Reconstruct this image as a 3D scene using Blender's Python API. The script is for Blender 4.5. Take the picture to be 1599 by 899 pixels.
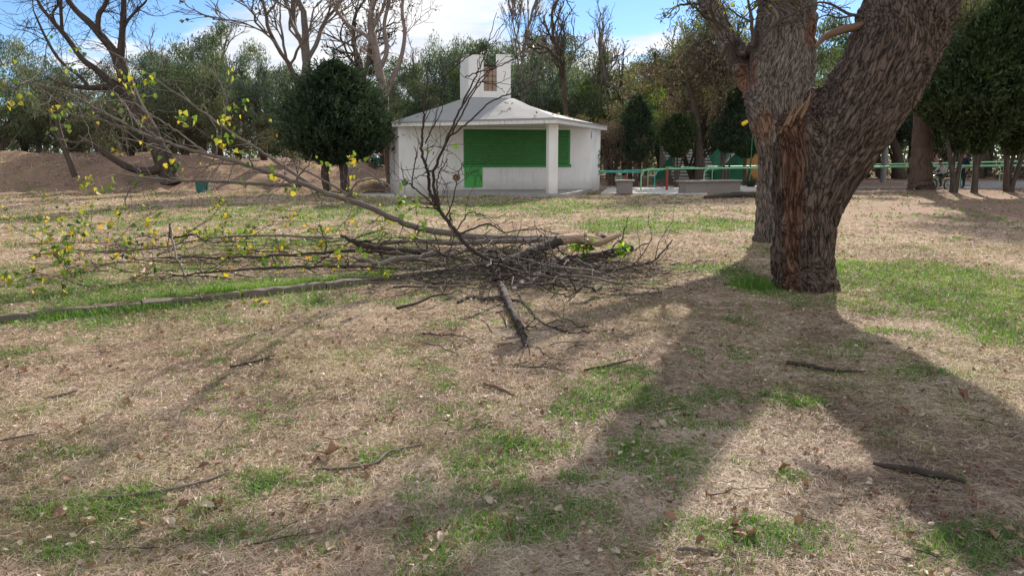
import bpy, math, random
import numpy as np
from mathutils import Vector, Matrix

rad = math.radians
for _o in list(bpy.data.objects):
    bpy.data.objects.remove(_o, do_unlink=True)
SC = bpy.context.scene
COL = SC.collection

# ------------------------------------------------------------------ camera
FPX, IW, IH, HOR, CAMZ = 1200.0, 1599.0, 899.0, 245.0, 1.5
PITCH = math.atan((IH / 2 - HOR) / FPX)
cam_data = bpy.data.cameras.new("camera")
cam = bpy.data.objects.new("camera", cam_data)
COL.objects.link(cam)
cam.location = (0, 0, CAMZ)
cam.rotation_euler = (math.pi / 2 - PITCH, 0, 0)
cam_data.sensor_fit = 'HORIZONTAL'
cam_data.sensor_width = 36.0
cam_data.lens = FPX / IW * 36.0
cam_data.clip_start = 0.05
cam_data.clip_end = 3000
SC.camera = cam

# ------------------------------------------------------------------ sun, sky, exposure
SUN_EL, SUN_AZ = rad(26.8), rad(20.4)          # azimuth from +Y towards +X
TO_SUN = Vector((math.sin(SUN_AZ) * math.cos(SUN_EL), math.cos(SUN_AZ) * math.cos(SUN_EL), math.sin(SUN_EL)))
sun_l = bpy.data.lights.new("sun", 'SUN')
sun_l.energy = 5.0
sun_l.angle = rad(0.55)
sun_l.color = (1.0, 0.93, 0.84)
sun_o = bpy.data.objects.new("sun", sun_l)
COL.objects.link(sun_o)
sun_o.rotation_euler = TO_SUN.to_track_quat('Z', 'Y').to_euler()
sun_o.location = (10, 10, 40)

SKY_STRENGTH = 0.10
EXPOSURE = 1.0
CLOUD_V = 5.6
wd = bpy.data.worlds.new("World")
SC.world = wd
wd.use_nodes = True
_nt = wd.node_tree
_nt.nodes.clear()


def N(nt, typ, loc=None, **kw):
    n = nt.nodes.new(typ)
    for k, v in kw.items():
        setattr(n, k, v)
    return n


def L(nt, a, b):
    nt.links.new(a, b)


def mathn(nt, op, a, b=None, c=None, clamp=False):
    n = nt.nodes.new('ShaderNodeMath')
    n.operation = op
    n.use_clamp = clamp
    for i, v in enumerate((a, b, c)):
        if v is None:
            continue
        if isinstance(v, (int, float)):
            n.inputs[i].default_value = v
        else:
            nt.links.new(v, n.inputs[i])
    return n.outputs[0]


def ramp(nt, fac, stops, interp='LINEAR'):
    n = nt.nodes.new('ShaderNodeValToRGB')
    n.color_ramp.interpolation = interp
    els = n.color_ramp.elements
    while len(els) < len(stops):
        els.new(0.5)
    for e, (p, c) in zip(els, stops):
        e.position = p
        e.color = tuple(c) + (1,) if len(c) == 3 else c
    nt.links.new(fac, n.inputs[0])
    return n.outputs[0]


def mixc(nt, fac, a, b, blend='MIX'):
    n = nt.nodes.new('ShaderNodeMix')
    n.data_type = 'RGBA'
    n.blend_type = blend
    for idx, v in ((0, fac), (6, a), (7, b)):
        if isinstance(v, (int, float)):
            n.inputs[idx].default_value = v
        elif isinstance(v, (tuple, list)):
            n.inputs[idx].default_value = tuple(v) + (1,) if len(v) == 3 else v
        else:
            nt.links.new(v, n.inputs[idx])
    return n.outputs[2]


def noise(nt, vec, scale, detail=4, rough=0.55, dist=0.0):
    n = nt.nodes.new('ShaderNodeTexNoise')
    n.inputs['Scale'].default_value = scale
    n.inputs['Detail'].default_value = detail
    n.inputs['Roughness'].default_value = rough
    n.inputs['Distortion'].default_value = dist
    if vec is not None:
        nt.links.new(vec, n.inputs['Vector'])
    return n.outputs['Fac']


def mapping(nt, vec, scale=(1, 1, 1), loc=(0, 0, 0), rot=(0, 0, 0)):
    n = nt.nodes.new('ShaderNodeMapping')
    n.inputs['Scale'].default_value = scale
    n.inputs['Location'].default_value = loc
    n.inputs['Rotation'].default_value = rot
    nt.links.new(vec, n.inputs['Vector'])
    return n.outputs[0]


sky = N(_nt, 'ShaderNodeTexSky')
sky.sky_type = 'NISHITA'
sky.sun_disc = False
sky.sun_elevation = SUN_EL
sky.sun_rotation = SUN_AZ
sky.altitude = 1900
sky.air_density = 1.0
sky.dust_density = 0.25
sky.ozone_density = 2.2
_tc = N(_nt, 'ShaderNodeTexCoord')
_sep = N(_nt, 'ShaderNodeSeparateXYZ')
L(_nt, _tc.outputs['Generated'], _sep.inputs[0])
_zz = mathn(_nt, 'ADD', mathn(_nt, 'MAXIMUM', _sep.outputs[2], 0.0), 0.10)
_cx = mathn(_nt, 'DIVIDE', _sep.outputs[0], _zz)
_cy = mathn(_nt, 'DIVIDE', _sep.outputs[1], _zz)
_cmb = N(_nt, 'ShaderNodeCombineXYZ')
L(_nt, _cx, _cmb.inputs[0]); L(_nt, _cy, _cmb.inputs[1])
_n1 = noise(_nt, mapping(_nt, _cmb.outputs[0], (0.62, 0.50, 1), (3.1, 1.9, 0)), 1.0, 9, 0.56, 0.35)
# broad cloud bank left of the view axis, clearer sky at both ends
_az = mathn(_nt, 'ARCTAN2', _sep.outputs[0], _sep.outputs[1])
_b1 = mathn(_nt, 'ADD', _az, 0.20)
_bank = mathn(_nt, 'SUBTRACT', 0.21, mathn(_nt, 'MULTIPLY', mathn(_nt, 'MULTIPLY', _b1, _b1), 2.4))
_bank = mathn(_nt, 'MAXIMUM', _bank, -0.06)
_bhd = mathn(_nt, 'MULTIPLY', mathn(_nt, 'SUBTRACT', mathn(_nt, 'ABSOLUTE', _az), 1.0), .25, clamp=True)   # added cloud cover behind the viewer, out of view, lifts the fill light
_cf = mathn(_nt, 'ADD', mathn(_nt, 'ADD', _n1, _bank), _bhd)
_cmask = ramp(_nt, _cf, [(0.485, (0, 0, 0)), (0.575, (1, 1, 1))], 'EASE')
_n2 = noise(_nt, mapping(_nt, _cmb.outputs[0], (1.3, 1.3, 1), (8, 2, 0)), 1.0, 6, 0.6)
_ccol = ramp(_nt, _n2, [(0.35, (CLOUD_V * 0.66, CLOUD_V * 0.74, CLOUD_V * 0.86)), (0.62, (CLOUD_V, CLOUD_V, CLOUD_V * 1.02))])
_hz = mathn(_nt, 'MULTIPLY', _cmask, mathn(_nt, 'MULTIPLY', mathn(_nt, 'ADD', _sep.outputs[2], 0.02), 30.0, clamp=True), clamp=True)
_skyc = mixc(_nt, _hz, mixc(_nt, 1.0, sky.outputs[0], (.56, .67, .80), 'MULTIPLY'), _ccol)
_bg = N(_nt, 'ShaderNodeBackground')
_bg.inputs['Strength'].default_value = SKY_STRENGTH
L(_nt, _skyc, _bg.inputs['Color'])
_wo = N(_nt, 'ShaderNodeOutputWorld')
L(_nt, _bg.outputs[0], _wo.inputs['Surface'])

SC.view_settings.view_transform = 'Standard'
SC.view_settings.look = 'None'
SC.view_settings.gamma = 1.0
SC.view_settings.use_curve_mapping = False
SC.view_settings.exposure = EXPOSURE
SC.render.engine = 'CYCLES'
SC.cycles.use_denoising = True
SC.cycles.max_bounces = 7
SC.cycles.diffuse_bounces = 4
SC.cycles.glossy_bounces = 2
SC.cycles.transmission_bounces = 4
SC.cycles.transparent_max_bounces = 4
SC.cycles.sample_clamp_indirect = 6.0
SC.cycles.caustics_reflective = False
SC.cycles.caustics_refractive = False

# ------------------------------------------------------------------ pixel helpers (photo coordinates -> world points)
_cp, _sp = math.cos(PITCH), math.sin(PITCH)


def ray(px, py):
    u, v = (px - IW / 2) / FPX, (IH / 2 - py) / FPX
    return np.array([u, _cp + v * _sp, -_sp + v * _cp])


def P(px, py, Y):
    d = ray(px, py)
    return np.array([0, 0, CAMZ]) + d * (Y / d[1])


def G(px, py, z=0.0):
    d = ray(px, py)
    return np.array([0, 0, CAMZ]) + d * ((z - CAMZ) / d[2])


def pxw(w, p):
    """metres for w photo pixels at world point p"""
    dep = p[1] * _cp - (p[2] - CAMZ) * _sp
    return w * dep / FPX


# ------------------------------------------------------------------ noise in numpy
_tab = np.random.default_rng(5).random((64, 64, 64)).astype(np.float32)


def vnoise(p):
    p = np.asarray(p, float)
    i = np.floor(p).astype(int)
    f = p - i
    f = f * f * (3 - 2 * f)
    i0 = i & 63
    i1 = (i + 1) & 63
    x, y, z = f[..., 0], f[..., 1], f[..., 2]
    T = _tab
    c = lambda a, b, d: T[a[..., 0], b[..., 1], d[..., 2]]
    v0 = (c(i0, i0, i0) * (1 - x) + c(i1, i0, i0) * x) * (1 - y) + (c(i0, i1, i0) * (1 - x) + c(i1, i1, i0) * x) * y
    v1 = (c(i0, i0, i1) * (1 - x) + c(i1, i0, i1) * x) * (1 - y) + (c(i0, i1, i1) * (1 - x) + c(i1, i1, i1) * x) * y
    return v0 * (1 - z) + v1 * z


def fbm(p, o=4):
    p = np.asarray(p, float)
    s, a, t = 0, 0.5, 0
    for k in range(o):
        s = s + a * vnoise(p * 2 ** k + 17.3 * k)
        t += a
        a *= .5
    return s / t


def sstep(a, b, x):
    t = np.clip((x - a) / (b - a), 0, 1)
    return t * t * (3 - 2 * t)


def nrm(v):
    v = np.asarray(v, float)
    return v / (np.linalg.norm(v, axis=-1, keepdims=True) + 1e-12)


# ------------------------------------------------------------------ mesh accumulator
class Acc:
    def __init__(s):
        s.V, s.F, s.B, s.R, s.M = [], [], [], [], []
        s.n = 0
        s.smooth = []

    def add(s, V, faces, bco=None, rnd=None, mi=0, smooth=True):
        V = np.asarray(V, float).reshape(-1, 3)
        faces = np.asarray(faces, int)
        s.V.append(V)
        s.F.append(faces + s.n)
        s.B.append(V if bco is None else bco)
        s.R.append(np.full(len(V), 0.5) if rnd is None else np.broadcast_to(rnd, (len(V),)))
        s.M.append(np.full(len(faces), mi))
        s.smooth.append(np.full(len(faces), smooth))
        s.n += len(V)

    def tube(s, pts, rads, sides=8, rnd=0.5, cap=True, mi=0, flare=None, ax0=0.0):
        pts = np.asarray(pts, float)
        n = len(pts)
        rads = np.broadcast_to(rads, (n,))
        T = np.gradient(pts, axis=0)
        T = nrm(T)
        up = np.array([1.0, 0, 0]) if abs(T[0][0]) < .8 else np.array([0, 1.0, 0])
        U = np.zeros((n, 3))
        u = up - T[0] * up.dot(T[0])
        u /= np.linalg.norm(u)
        for i in range(n):
            u = u - T[i] * u.dot(T[i])
            u /= np.linalg.norm(u) + 1e-12
            U[i] = u
        Wv = np.cross(T, U)
        a = np.arange(sides) * 2 * math.pi / sides
        ca, sa = np.cos(a), np.sin(a)
        V = pts[:, None] + rads[:, None, None] * (U[:, None] * ca[None, :, None] + Wv[:, None] * sa[None, :, None])
        axial = np.concatenate([[0], np.cumsum(np.linalg.norm(np.diff(pts, axis=0), axis=1))]) + ax0
        B = np.stack([rads[:, None] * ca, rads[:, None] * sa, np.repeat(axial[:, None], sides, 1)], -1) + rnd * 7
        idx = np.arange(n * sides).reshape(n, sides)
        q = np.stack([idx[:-1], np.roll(idx[:-1], -1, 1), np.roll(idx[1:], -1, 1), idx[1:]], -1).reshape(-1, 4)
        s.add(V, q, B.reshape(-1, 3), rnd, mi)
        if cap:
            for k, r in ((0, idx[0][::-1]), (n - 1, idx[-1])):
                if rads[k] > 0.012:
                    c = s.n
                    Vc = np.vstack([V[k], pts[k]])
                    f = [[j, (j + 1) % sides, sides, sides] for j in range(sides)]
                    if k == 0:
                        f = [[b, a_, c_, d_] for a_, b, c_, d_ in f]
                    s.add(Vc, [[x[0], x[1], x[2], x[2]] for x in f], np.vstack([B[k], B[k].mean(0)]), rnd, mi, False)
        return V

    def box(s, c, size, rz=0.0, rnd=0.5, mi=0):
        hx, hy, hz = np.asarray(size) / 2
        v = np.array([[x, y, z] for z in (-hz, hz) for x, y in ((-hx, -hy), (hx, -hy), (hx, hy), (-hx, hy))])
        cr, sr = math.cos(rz), math.sin(rz)
        w = v.copy()
        w[:, 0] = v[:, 0] * cr - v[:, 1] * sr
        w[:, 1] = v[:, 0] * sr + v[:, 1] * cr
        f = [[3, 2, 1, 0], [4, 5, 6, 7], [0, 1, 5, 4], [1, 2, 6, 5], [2, 3, 7, 6], [3, 0, 4, 7]]
        s.add(w + np.asarray(c), f, None, rnd, mi, False)

    def prism(s, poly, z0, z1, rnd=0.5, mi=0):
        """poly CCW list of xy; z0,z1 floats or per-vertex lists"""
        n = len(poly)
        z0 = np.broadcast_to(z0, (n,)); z1 = np.broadcast_to(z1, (n,))
        v = [[p[0], p[1], z] for p, z in zip(poly, z0)] + [[p[0], p[1], z] for p, z in zip(poly, z1)]
        for i in range(n):
            j = (i + 1) % n
            s.add(np.array(v)[[i, j, n + j, n + i]], [[0, 1, 2, 3]], None, rnd, mi, False)
        s.ngon(np.array(v)[n:], rnd, mi)
        s.ngon(np.array(v)[:n][::-1], rnd, mi)

    def ngon(s, V, rnd=0.5, mi=0):
        V = np.asarray(V)
        if len(V) == 4:
            s.add(V, [[0, 1, 2, 3]], None, rnd, mi, False)
        else:
            c = V.mean(0)
            n = len(V)
            s.add(np.vstack([V, c]), [[i, (i + 1) % n, n, n] for i in range(n)], None, rnd, mi, False)

    def leaves(s, Pn, ax, Ln, Wn, rng, rnd=None, fold=0.25):
        """diamond leaves: two quads folded along the midrib -> here 4-vert diamonds bent by fold"""
        n = len(Pn)
        ax = nrm(ax)
        rv = nrm(rng.normal(size=(n, 3)))
        side = nrm(np.cross(ax, rv))
        nr = np.cross(ax, side)
        Ln = np.broadcast_to(Ln, (n,))[:, None]
        Wn = np.broadcast_to(Wn, (n,))[:, None]
        a = Pn
        b = Pn + ax * Ln * .45 + side * Wn * .5 + nr * Wn * fold
        c = Pn + ax * Ln
        d = Pn + ax * Ln * .45 - side * Wn * .5 + nr * Wn * fold
        V = np.stack([a, b, c, d], 1).reshape(-1, 3)
        f = np.arange(n * 4).reshape(n, 4)
        r = rng.random(n) if rnd is None else rnd
        s.add(V, f, None, np.repeat(r, 4), 0, False)

    def mesh(s, name, mats, origin=(0, 0, 0)):
        V = np.concatenate(s.V) - np.asarray(origin)
        B = np.concatenate(s.B)
        Rr = np.concatenate(s.R)
        Mi = np.concatenate(s.M)
        Sm = np.concatenate(s.smooth)
        loops, starts, tot, keep = [], [], [], 0
        F = np.concatenate([f if f.shape[1] == 4 else np.hstack([f, f[:, -1:]]) for f in s.F])
        tri = F[:, 2] == F[:, 3]
        cnt = np.where(tri, 3, 4)
        st = np.concatenate([[0], np.cumsum(cnt)[:-1]])
        mask = np.ones(F.shape, bool)
        mask[tri, 3] = False
        lv = F[mask]
        me = bpy.data.meshes.new(name)
        me.vertices.add(len(V))
        me.vertices.foreach_set('co', V.astype(np.float32).ravel())
        me.loops.add(len(lv))
        me.loops.foreach_set('vertex_index', lv.astype(np.int32))
        me.polygons.add(len(F))
        me.polygons.foreach_set('loop_start', st.astype(np.int32))
        me.polygons.foreach_set('loop_total', cnt.astype(np.int32))
        me.polygons.foreach_set('material_index', Mi.astype(np.int32))
        me.polygons.foreach_set('use_smooth', Sm.astype(bool))
        a = me.attributes.new('bco', 'FLOAT_VECTOR', 'POINT')
        a.data.foreach_set('vector', B.astype(np.float32).ravel())
        a = me.attributes.new('rnd', 'FLOAT', 'POINT')
        a.data.foreach_set('value', Rr.astype(np.float32))
        me.update(calc_edges=True)
        for m in (mats if isinstance(mats, (list, tuple)) else [mats]):
            me.materials.append(m)
        return me

    def build(s, name, mats, parent=None, origin=None, bevel=0):
        if origin is None:
            origin = np.array(parent.location) if parent is not None else np.zeros(3)
            if parent is not None and parent.parent is not None:
                origin = origin + np.array(parent.parent.location)
        o = bpy.data.objects.new(name, s.mesh(name, mats, origin))
        COL.objects.link(o)
        if parent is not None:
            o.parent = parent
        else:
            o.location = origin
        if bevel:
            m = o.modifiers.new('bevel', 'BEVEL')
            m.width = bevel
            m.segments = 2
            m.limit_method = 'ANGLE'
        return o


def tag(o, label=None, cat=None, group=None, kind=None):
    if label: o['label'] = label
    if cat: o['category'] = cat
    if group: o['group'] = group
    if kind: o['kind'] = kind
    return o


def thing(name, loc, label, cat, group=None):
    o = bpy.data.objects.new(name, None)
    o.empty_display_size = .2
    COL.objects.link(o)
    o.location = [float(v) for v in loc]
    return tag(o, label, cat, group)


def copy_tree(o, parent=None):
    c = o.copy()
    COL.objects.link(c)
    c.parent = parent
    for ch in list(o.children):
        copy_tree(ch, c)
    return c


def spline(ctrl, n=8):
    """Catmull-Rom through control rows (any number of columns)"""
    c = np.asarray(ctrl, float)
    c = np.vstack([2 * c[0] - c[1], c, 2 * c[-1] - c[-2]])
    out = []
    for i in range(1, len(c) - 2):
        t = np.linspace(0, 1, n, endpoint=False)[:, None]
        p0, p1, p2, p3 = c[i - 1], c[i], c[i + 1], c[i + 2]
        out.append(.5 * (2 * p1 + (p2 - p0) * t + (2 * p0 - 5 * p1 + 4 * p2 - p3) * t ** 2 + (3 * p1 - p0 - 3 * p2 + p3) * t ** 3))
    out.append(c[-2][None])
    return np.vstack(out)


# ------------------------------------------------------------------ materials
def newmat(name):
    m = bpy.data.materials.new(name)
    m.use_nodes = True
    nt = m.node_tree
    b = nt.nodes['Principled BSDF']
    return m, nt, b


def attr(nt, name):
    n = nt.nodes.new('ShaderNodeAttribute')
    n.attribute_name = name
    return n


def bump(nt, h, strength, dist, bsdf):
    n = nt.nodes.new('ShaderNodeBump')
    n.inputs['Strength'].default_value = strength
    n.inputs['Distance'].default_value = dist
    L(nt, h, n.inputs['Height'])
    L(nt, n.outputs[0], bsdf.inputs['Normal'])


def bark_mat(name, dark, light, sc=30, stretch=.14, scar=False, bdist=.02, warm=None, plates=0):
    m, nt, b = newmat(name)
    v = mapping(nt, attr(nt, 'bco').outputs['Vector'], (1, 1, stretch))
    n1 = noise(nt, v, sc, 6, .62, .6)
    if plates:
        vo = nt.nodes.new('ShaderNodeTexVoronoi')
        vo.feature = 'DISTANCE_TO_EDGE'
        vo.inputs['Scale'].default_value = plates
        wv = nt.nodes.new('ShaderNodeVectorMath')
        wv.operation = 'ADD'
        nz = nt.nodes.new('ShaderNodeTexNoise')
        nz.inputs['Scale'].default_value = plates * .6
        nz.inputs['Detail'].default_value = 4
        L(nt, v, nz.inputs['Vector'])
        sc_ = nt.nodes.new('ShaderNodeVectorMath')
        sc_.operation = 'SCALE'
        sc_.inputs['Scale'].default_value = 3.6 / plates
        L(nt, nz.outputs['Color'], sc_.inputs[0])
        L(nt, v, wv.inputs[0]); L(nt, sc_.outputs[0], wv.inputs[1])
        L(nt, wv.outputs[0], vo.inputs['Vector'])
        crack = ramp(nt, vo.outputs['Distance'], [(.04, (0, 0, 0)), (.16, (.66, .66, .66)), (.34, (1, 1, 1))])
        n1 = mathn(nt, 'ADD', mathn(nt, 'ADD', mathn(nt, 'MULTIPLY', n1, .66), mathn(nt, 'MULTIPLY', noise(nt, attr(nt, 'bco').outputs['Vector'], 110, 4, .7), .16)), mathn(nt, 'MULTIPLY', crack, .14))
    n2 = noise(nt, mapping(nt, attr(nt, 'bco').outputs['Vector'], (1, 1, .5)), sc * .15, 4, .6)
    st_ = (.36, .50, .66) if plates else (.32, .56, .72)
    c = ramp(nt, n1, [(st_[0], dark), (st_[1], tuple((a + q) / 2 for a, q in zip(dark, light))), (st_[2], light)])
    if plates:
        c = mixc(nt, 1.0, c, ramp(nt, vo.outputs['Distance'], [(.012, (.34, .31, .29)), (.075, (.88, .88, .88)), (.3, (1.08, 1.08, 1.08))]), 'MULTIPLY')
    c = mixc(nt, ramp(nt, n2, [(.35, (0, 0, 0)), (.7, (.7, .7, .7))]), c, mixc(nt, 1.0, c, (.62, .58, .56), 'MULTIPLY') if plates else (warm or tuple(x * .62 for x in light)))
    if scar:
        sa = attr(nt, 'scar').outputs['Fac']
        n3 = noise(nt, v, sc * 1.3, 4, .6)
        sc_c = mixc(nt, 1.0, c, ramp(nt, n3, [(.3, (.95, .56, .42)), (.7, (1.35, .80, .58))]), 'MULTIPLY')
        edge = mathn(nt, 'MULTIPLY', sa, mathn(nt, 'ADD', n2, .55), clamp=True)
        c = mixc(nt, edge, c, sc_c)
    L(nt, c, b.inputs['Base Color'])
    b.inputs['Roughness'].default_value = .95
    b.inputs['Specular IOR Level'].default_value = .15
    bump(nt, n1, .9, bdist, b)
    return m


def leaf_mat(name, stops, trans=.35, rough=.6):
    m = bpy.data.materials.new(name)
    m.use_nodes = True
    nt = m.node_tree
    nt.nodes.clear()
    c = ramp(nt, attr(nt, 'rnd').outputs['Fac'], stops)
    d = nt.nodes.new('ShaderNodeBsdfDiffuse')
    t = nt.nodes.new('ShaderNodeBsdfTranslucent')
    g = nt.nodes.new('ShaderNodeBsdfGlossy')
    g.inputs['Roughness'].default_value = rough
    L(nt, c, d.inputs[0])
    L(nt, mixc(nt, 1.0, c, (1.0, 1.0, .72), 'MULTIPLY'), t.inputs[0])
    mx = nt.nodes.new('ShaderNodeMixShader')
    mx.inputs[0].default_value = trans
    L(nt, d.outputs[0], mx.inputs[1]); L(nt, t.outputs[0], mx.inputs[2])
    mg = nt.nodes.new('ShaderNodeMixShader')
    mg.inputs[0].default_value = .04
    L(nt, mx.outputs[0], mg.inputs[1]); L(nt, g.outputs[0], mg.inputs[2])
    o = nt.nodes.new('ShaderNodeOutputMaterial')
    L(nt, mg.outputs[0], o.inputs[0])
    return m


def plain(name, col, rough=.6, var=.15, sc=6.0, metal=0.0, bdist=0.0, spec=.4):
    m, nt, b = newmat(name)
    tc = nt.nodes.new('ShaderNodeTexCoord').outputs['Object']
    n1 = noise(nt, tc, sc, 6, .65)
    lo = tuple(x * (1 - var) for x in col)
    hi = tuple(min(1, x * (1 + var)) for x in col)
    L(nt, ramp(nt, n1, [(.3, lo), (.7, hi)]), b.inputs['Base Color'])
    b.inputs['Roughness'].default_value = rough
    b.inputs['Metallic'].default_value = metal
    b.inputs['Specular IOR Level'].default_value = spec
    if bdist:
        bump(nt, noise(nt, tc, sc * 8, 5, .6), .6, bdist, b)
    return m


def stained(name, col, stain, amount=.5, sc=(3, 3, .6), nsc=2.0, bdist=.002, low=None):
    """painted plaster / concrete: mottled, with streaky stains"""
    m, nt, b = newmat(name)
    tc = nt.nodes.new('ShaderNodeTexCoord').outputs['Object']
    n1 = noise(nt, tc, 1.3, 8, .65)
    base = ramp(nt, n1, [(.3, tuple(x * .9 for x in col)), (.7, col)])
    n2 = noise(nt, mapping(nt, tc, sc), nsc, 8, .7, .4)
    f = ramp(nt, n2, [(.52, (0, 0, 0)), (.78, (amount,) * 3)])
    c = mixc(nt, f, base, stain)
    if low is not None:      # splashed dirt along the foot
        z = nt.nodes.new('ShaderNodeSeparateXYZ')
        L(nt, tc, z.inputs[0])
        zn = mathn(nt, 'ADD', z.outputs[2], mathn(nt, 'MULTIPLY', mathn(nt, 'SUBTRACT', noise(nt, tc, 4, 6, .7), .5), .55))
        lf = ramp(nt, zn, [(low[0], (.75,) * 3), (low[1], (0, 0, 0))])
        c = mixc(nt, lf, c, stain)
    L(nt, c, b.inputs['Base Color'])
    b.inputs['Roughness'].default_value = .9
    b.inputs['Specular IOR Level'].default_value = .2
    bump(nt, noise(nt, tc, 60, 5, .6), .5, bdist, b)
    return m


# ================================================================== GROUND
# kerb centre line in world metres (traced on the ground)
KERB = np.array([G(-330, 575)[:2] + [0, 0], G(-150, 528)[:2], G(0, 505)[:2], G(170, 490)[:2], G(330, 475)[:2], G(450, 462)[:2],
                 G(560, 448)[:2], G(660, 436)[:2], G(750, 424)[:2], G(800, 418)[:2]])
KS = spline(KERB, 8)


def kerb_side(x, y):
    """signed distance to the kerb (positive = beyond it, seen from the camera) and x-limits mask"""
    ky = np.interp(x, KS[:, 0], KS[:, 1])
    return (y - ky) * .9, sstep(KS[-1, 0] + .5, KS[-1, 0] - .3, x)


_MX = [-60, -26, -18, -11.5, -7.0, -4.2, -2.5, 60]
_MH = [1.8, 1.6, 1.5, 1.12, .95, .45, .05, 0]


def terrain(x, y):
    x = np.asarray(x, float); y = np.asarray(y, float)
    p = np.stack([x, y, 0 * x], -1)
    h = np.interp(x, _MX, _MH) * (1 + .35 * (fbm(p * .22 + 4, 3) - .5))
    foot = 31.5 + 2.2 * (fbm(p * np.array([.15, 0, 1]) + 9, 2) - .5) + np.interp(x, [-30, -12, -5], [0, 1.0, 2.5])
    z = h * sstep(foot, foot + 6.5, y) * (1 - .55 * sstep(44, 60, y))
    kd, km = kerb_side(x, y)
    z = z + km * .062 * sstep(-.03, .05, kd) * (1 - sstep(2.0, 8.0, kd))
    near = 1 - sstep(22, 30, y)
    z = z + near * ((fbm(p * .55 + 2, 3) - .5) * .07 + (fbm(p * 2.3, 3) - .5) * .035)
    z = z + sstep(29, 33, y) * sstep(-4.5, -7, x) * ((fbm(p * .9 + 5, 4) - .5) * .6 + (fbm(p * 2.6 + 1, 3) - .5) * .34) * (1 - sstep(60, 80, y))
    z = z - .17 * np.exp(-(((x + 3.8) / 2.2) ** 2 + ((y - 31) / 2.0) ** 2))
    z = z + .16 * np.exp(-(((x - 18.5) / 3.0) ** 2 + ((y - 32.3) / 1.8) ** 2))
    return z


def tz(x, y):
    return float(terrain(np.array([x]), np.array([y]))[0])


# green patches: photo ellipse (px, py, rx, ry, strength), laid on the ground as world ellipses
_GP = [(1000, 640, 160, 50, .45), (860, 720, 150, 70, .4), (1480, 450, 190, 42, 1.0), (1560, 510, 110, 40, .9), (1180, 447, 40, 26, 1.0), (1010, 352, 130, 12, .8), (1110, 350, 80, 10, .75), (1090, 420, 70, 12, .5),
       (950, 628, 95, 26, .75), (985, 580, 45, 10, .8), (880, 640, 35, 20, .7), (760, 735, 80, 40, .6), (1030, 720, 100, 40, .7),
       (800, 800, 140, 50, .7), (620, 770, 110, 30, .5), (1160, 835, 110, 26, .9), (1520, 850, 90, 34, .7), (180, 800, 130, 34, .7),
       (60, 640, 80, 20, .25), (140, 712, 70, 12, .4), (330, 715, 60, 12, .5), (430, 760, 90, 20, .55), (60, 860, 110, 30, .55), (350, 850, 120, 30, .55),
       (690, 582, 40, 9, .5), (330, 570, 36, 8, .4), (620, 305, 700, 9, .3), (560, 328, 380, 18, .42), (820, 322, 260, 14, .5), (1250, 630, 60, 12, .6),
       (1380, 520, 90, 16, .5), (1430, 585, 90, 14, .5), (1240, 750, 40, 16, .5), (1150, 560, 30, 9, .4), (1400, 680, 60, 12, .35),
       (90, 340, 180, 24, .36), (240, 350, 200, 24, .38), (420, 340, 180, 22, .4), (520, 380, 220, 30, .4), (120, 450, 260, 34, .5), (330, 460, 260, 16, .75), (140, 478, 260, 12, .75),
       (520, 470, 120, 12, .6), (660, 420, 120, 16, .5), (60, 500, 200, 14, .7), (1240, 395, 90, 16, .45), (1480, 340, 130, 6, .3),
       (1350, 480, 60, 22, .6), (700, 470, 60, 10, .5)]
_GW = []
for px, py, rx, ry, st in _GP:
    c = G(px, py)
    _GW.append((c[0], c[1], abs(G(px + rx, py)[0] - c[0]), max(.12, abs(G(px, py - ry)[1] - G(px, py + ry)[1]) / 2), st))


def green(x, y):
    p = np.stack([x, y, 0 * x + 3.3], -1)
    g = .265 * np.ones_like(x)
    for cx, cy, rx, ry, st in _GW:
        q = ((x - cx) / rx) ** 2 + ((y - cy) / ry) ** 2
        g = np.maximum(g, .2 + st * .82 * np.exp(-q * .8))
    sc = 1.0 / (1 + .02 * y)
    n = fbm(p * 1.9, 3) * .5 + fbm(p * 7.0, 3) * .5
    return np.clip((g + (n - .5) * 1.5 - .36) * 2.6, 0, 1)


def bare(x, y):
    p = np.stack([x, y, 0 * x + 8.3], -1)
    b = sstep(15, 19, y) * sstep(6, 9, x - .1 * y + 2) + sstep(29, 31.5, y) + .35 * sstep(24, 28, y) * sstep(-3, -8, x)
    return np.clip(b + (fbm(p * .8, 3) - .5) * .8 - .1, 0, 1)


_ys = [-9.0]
while _ys[-1] < 900:
    y = _ys[-1]
    _ys.append(y + max(.055 if 2 < y < 11 else .12, .012 * abs(y)))
_ys = np.array(_ys)
_us = np.linspace(-1, 1, 321)
_us = np.sign(_us) * (np.abs(_us) ** 1.25)
XX = _us[None, :] * (np.abs(_ys)[:, None] * 1.15 + 9)
YY = np.repeat(_ys[:, None], len(_us), 1)
ZZ = terrain(XX, YY)
_gv = np.stack([XX, YY, ZZ], -1).reshape(-1, 3)
_id = np.arange(_gv.shape[0]).reshape(XX.shape)
_gf = np.stack([_id[:-1, :-1], _id[:-1, 1:], _id[1:, 1:], _id[1:, :-1]], -1).reshape(-1, 4)

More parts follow.
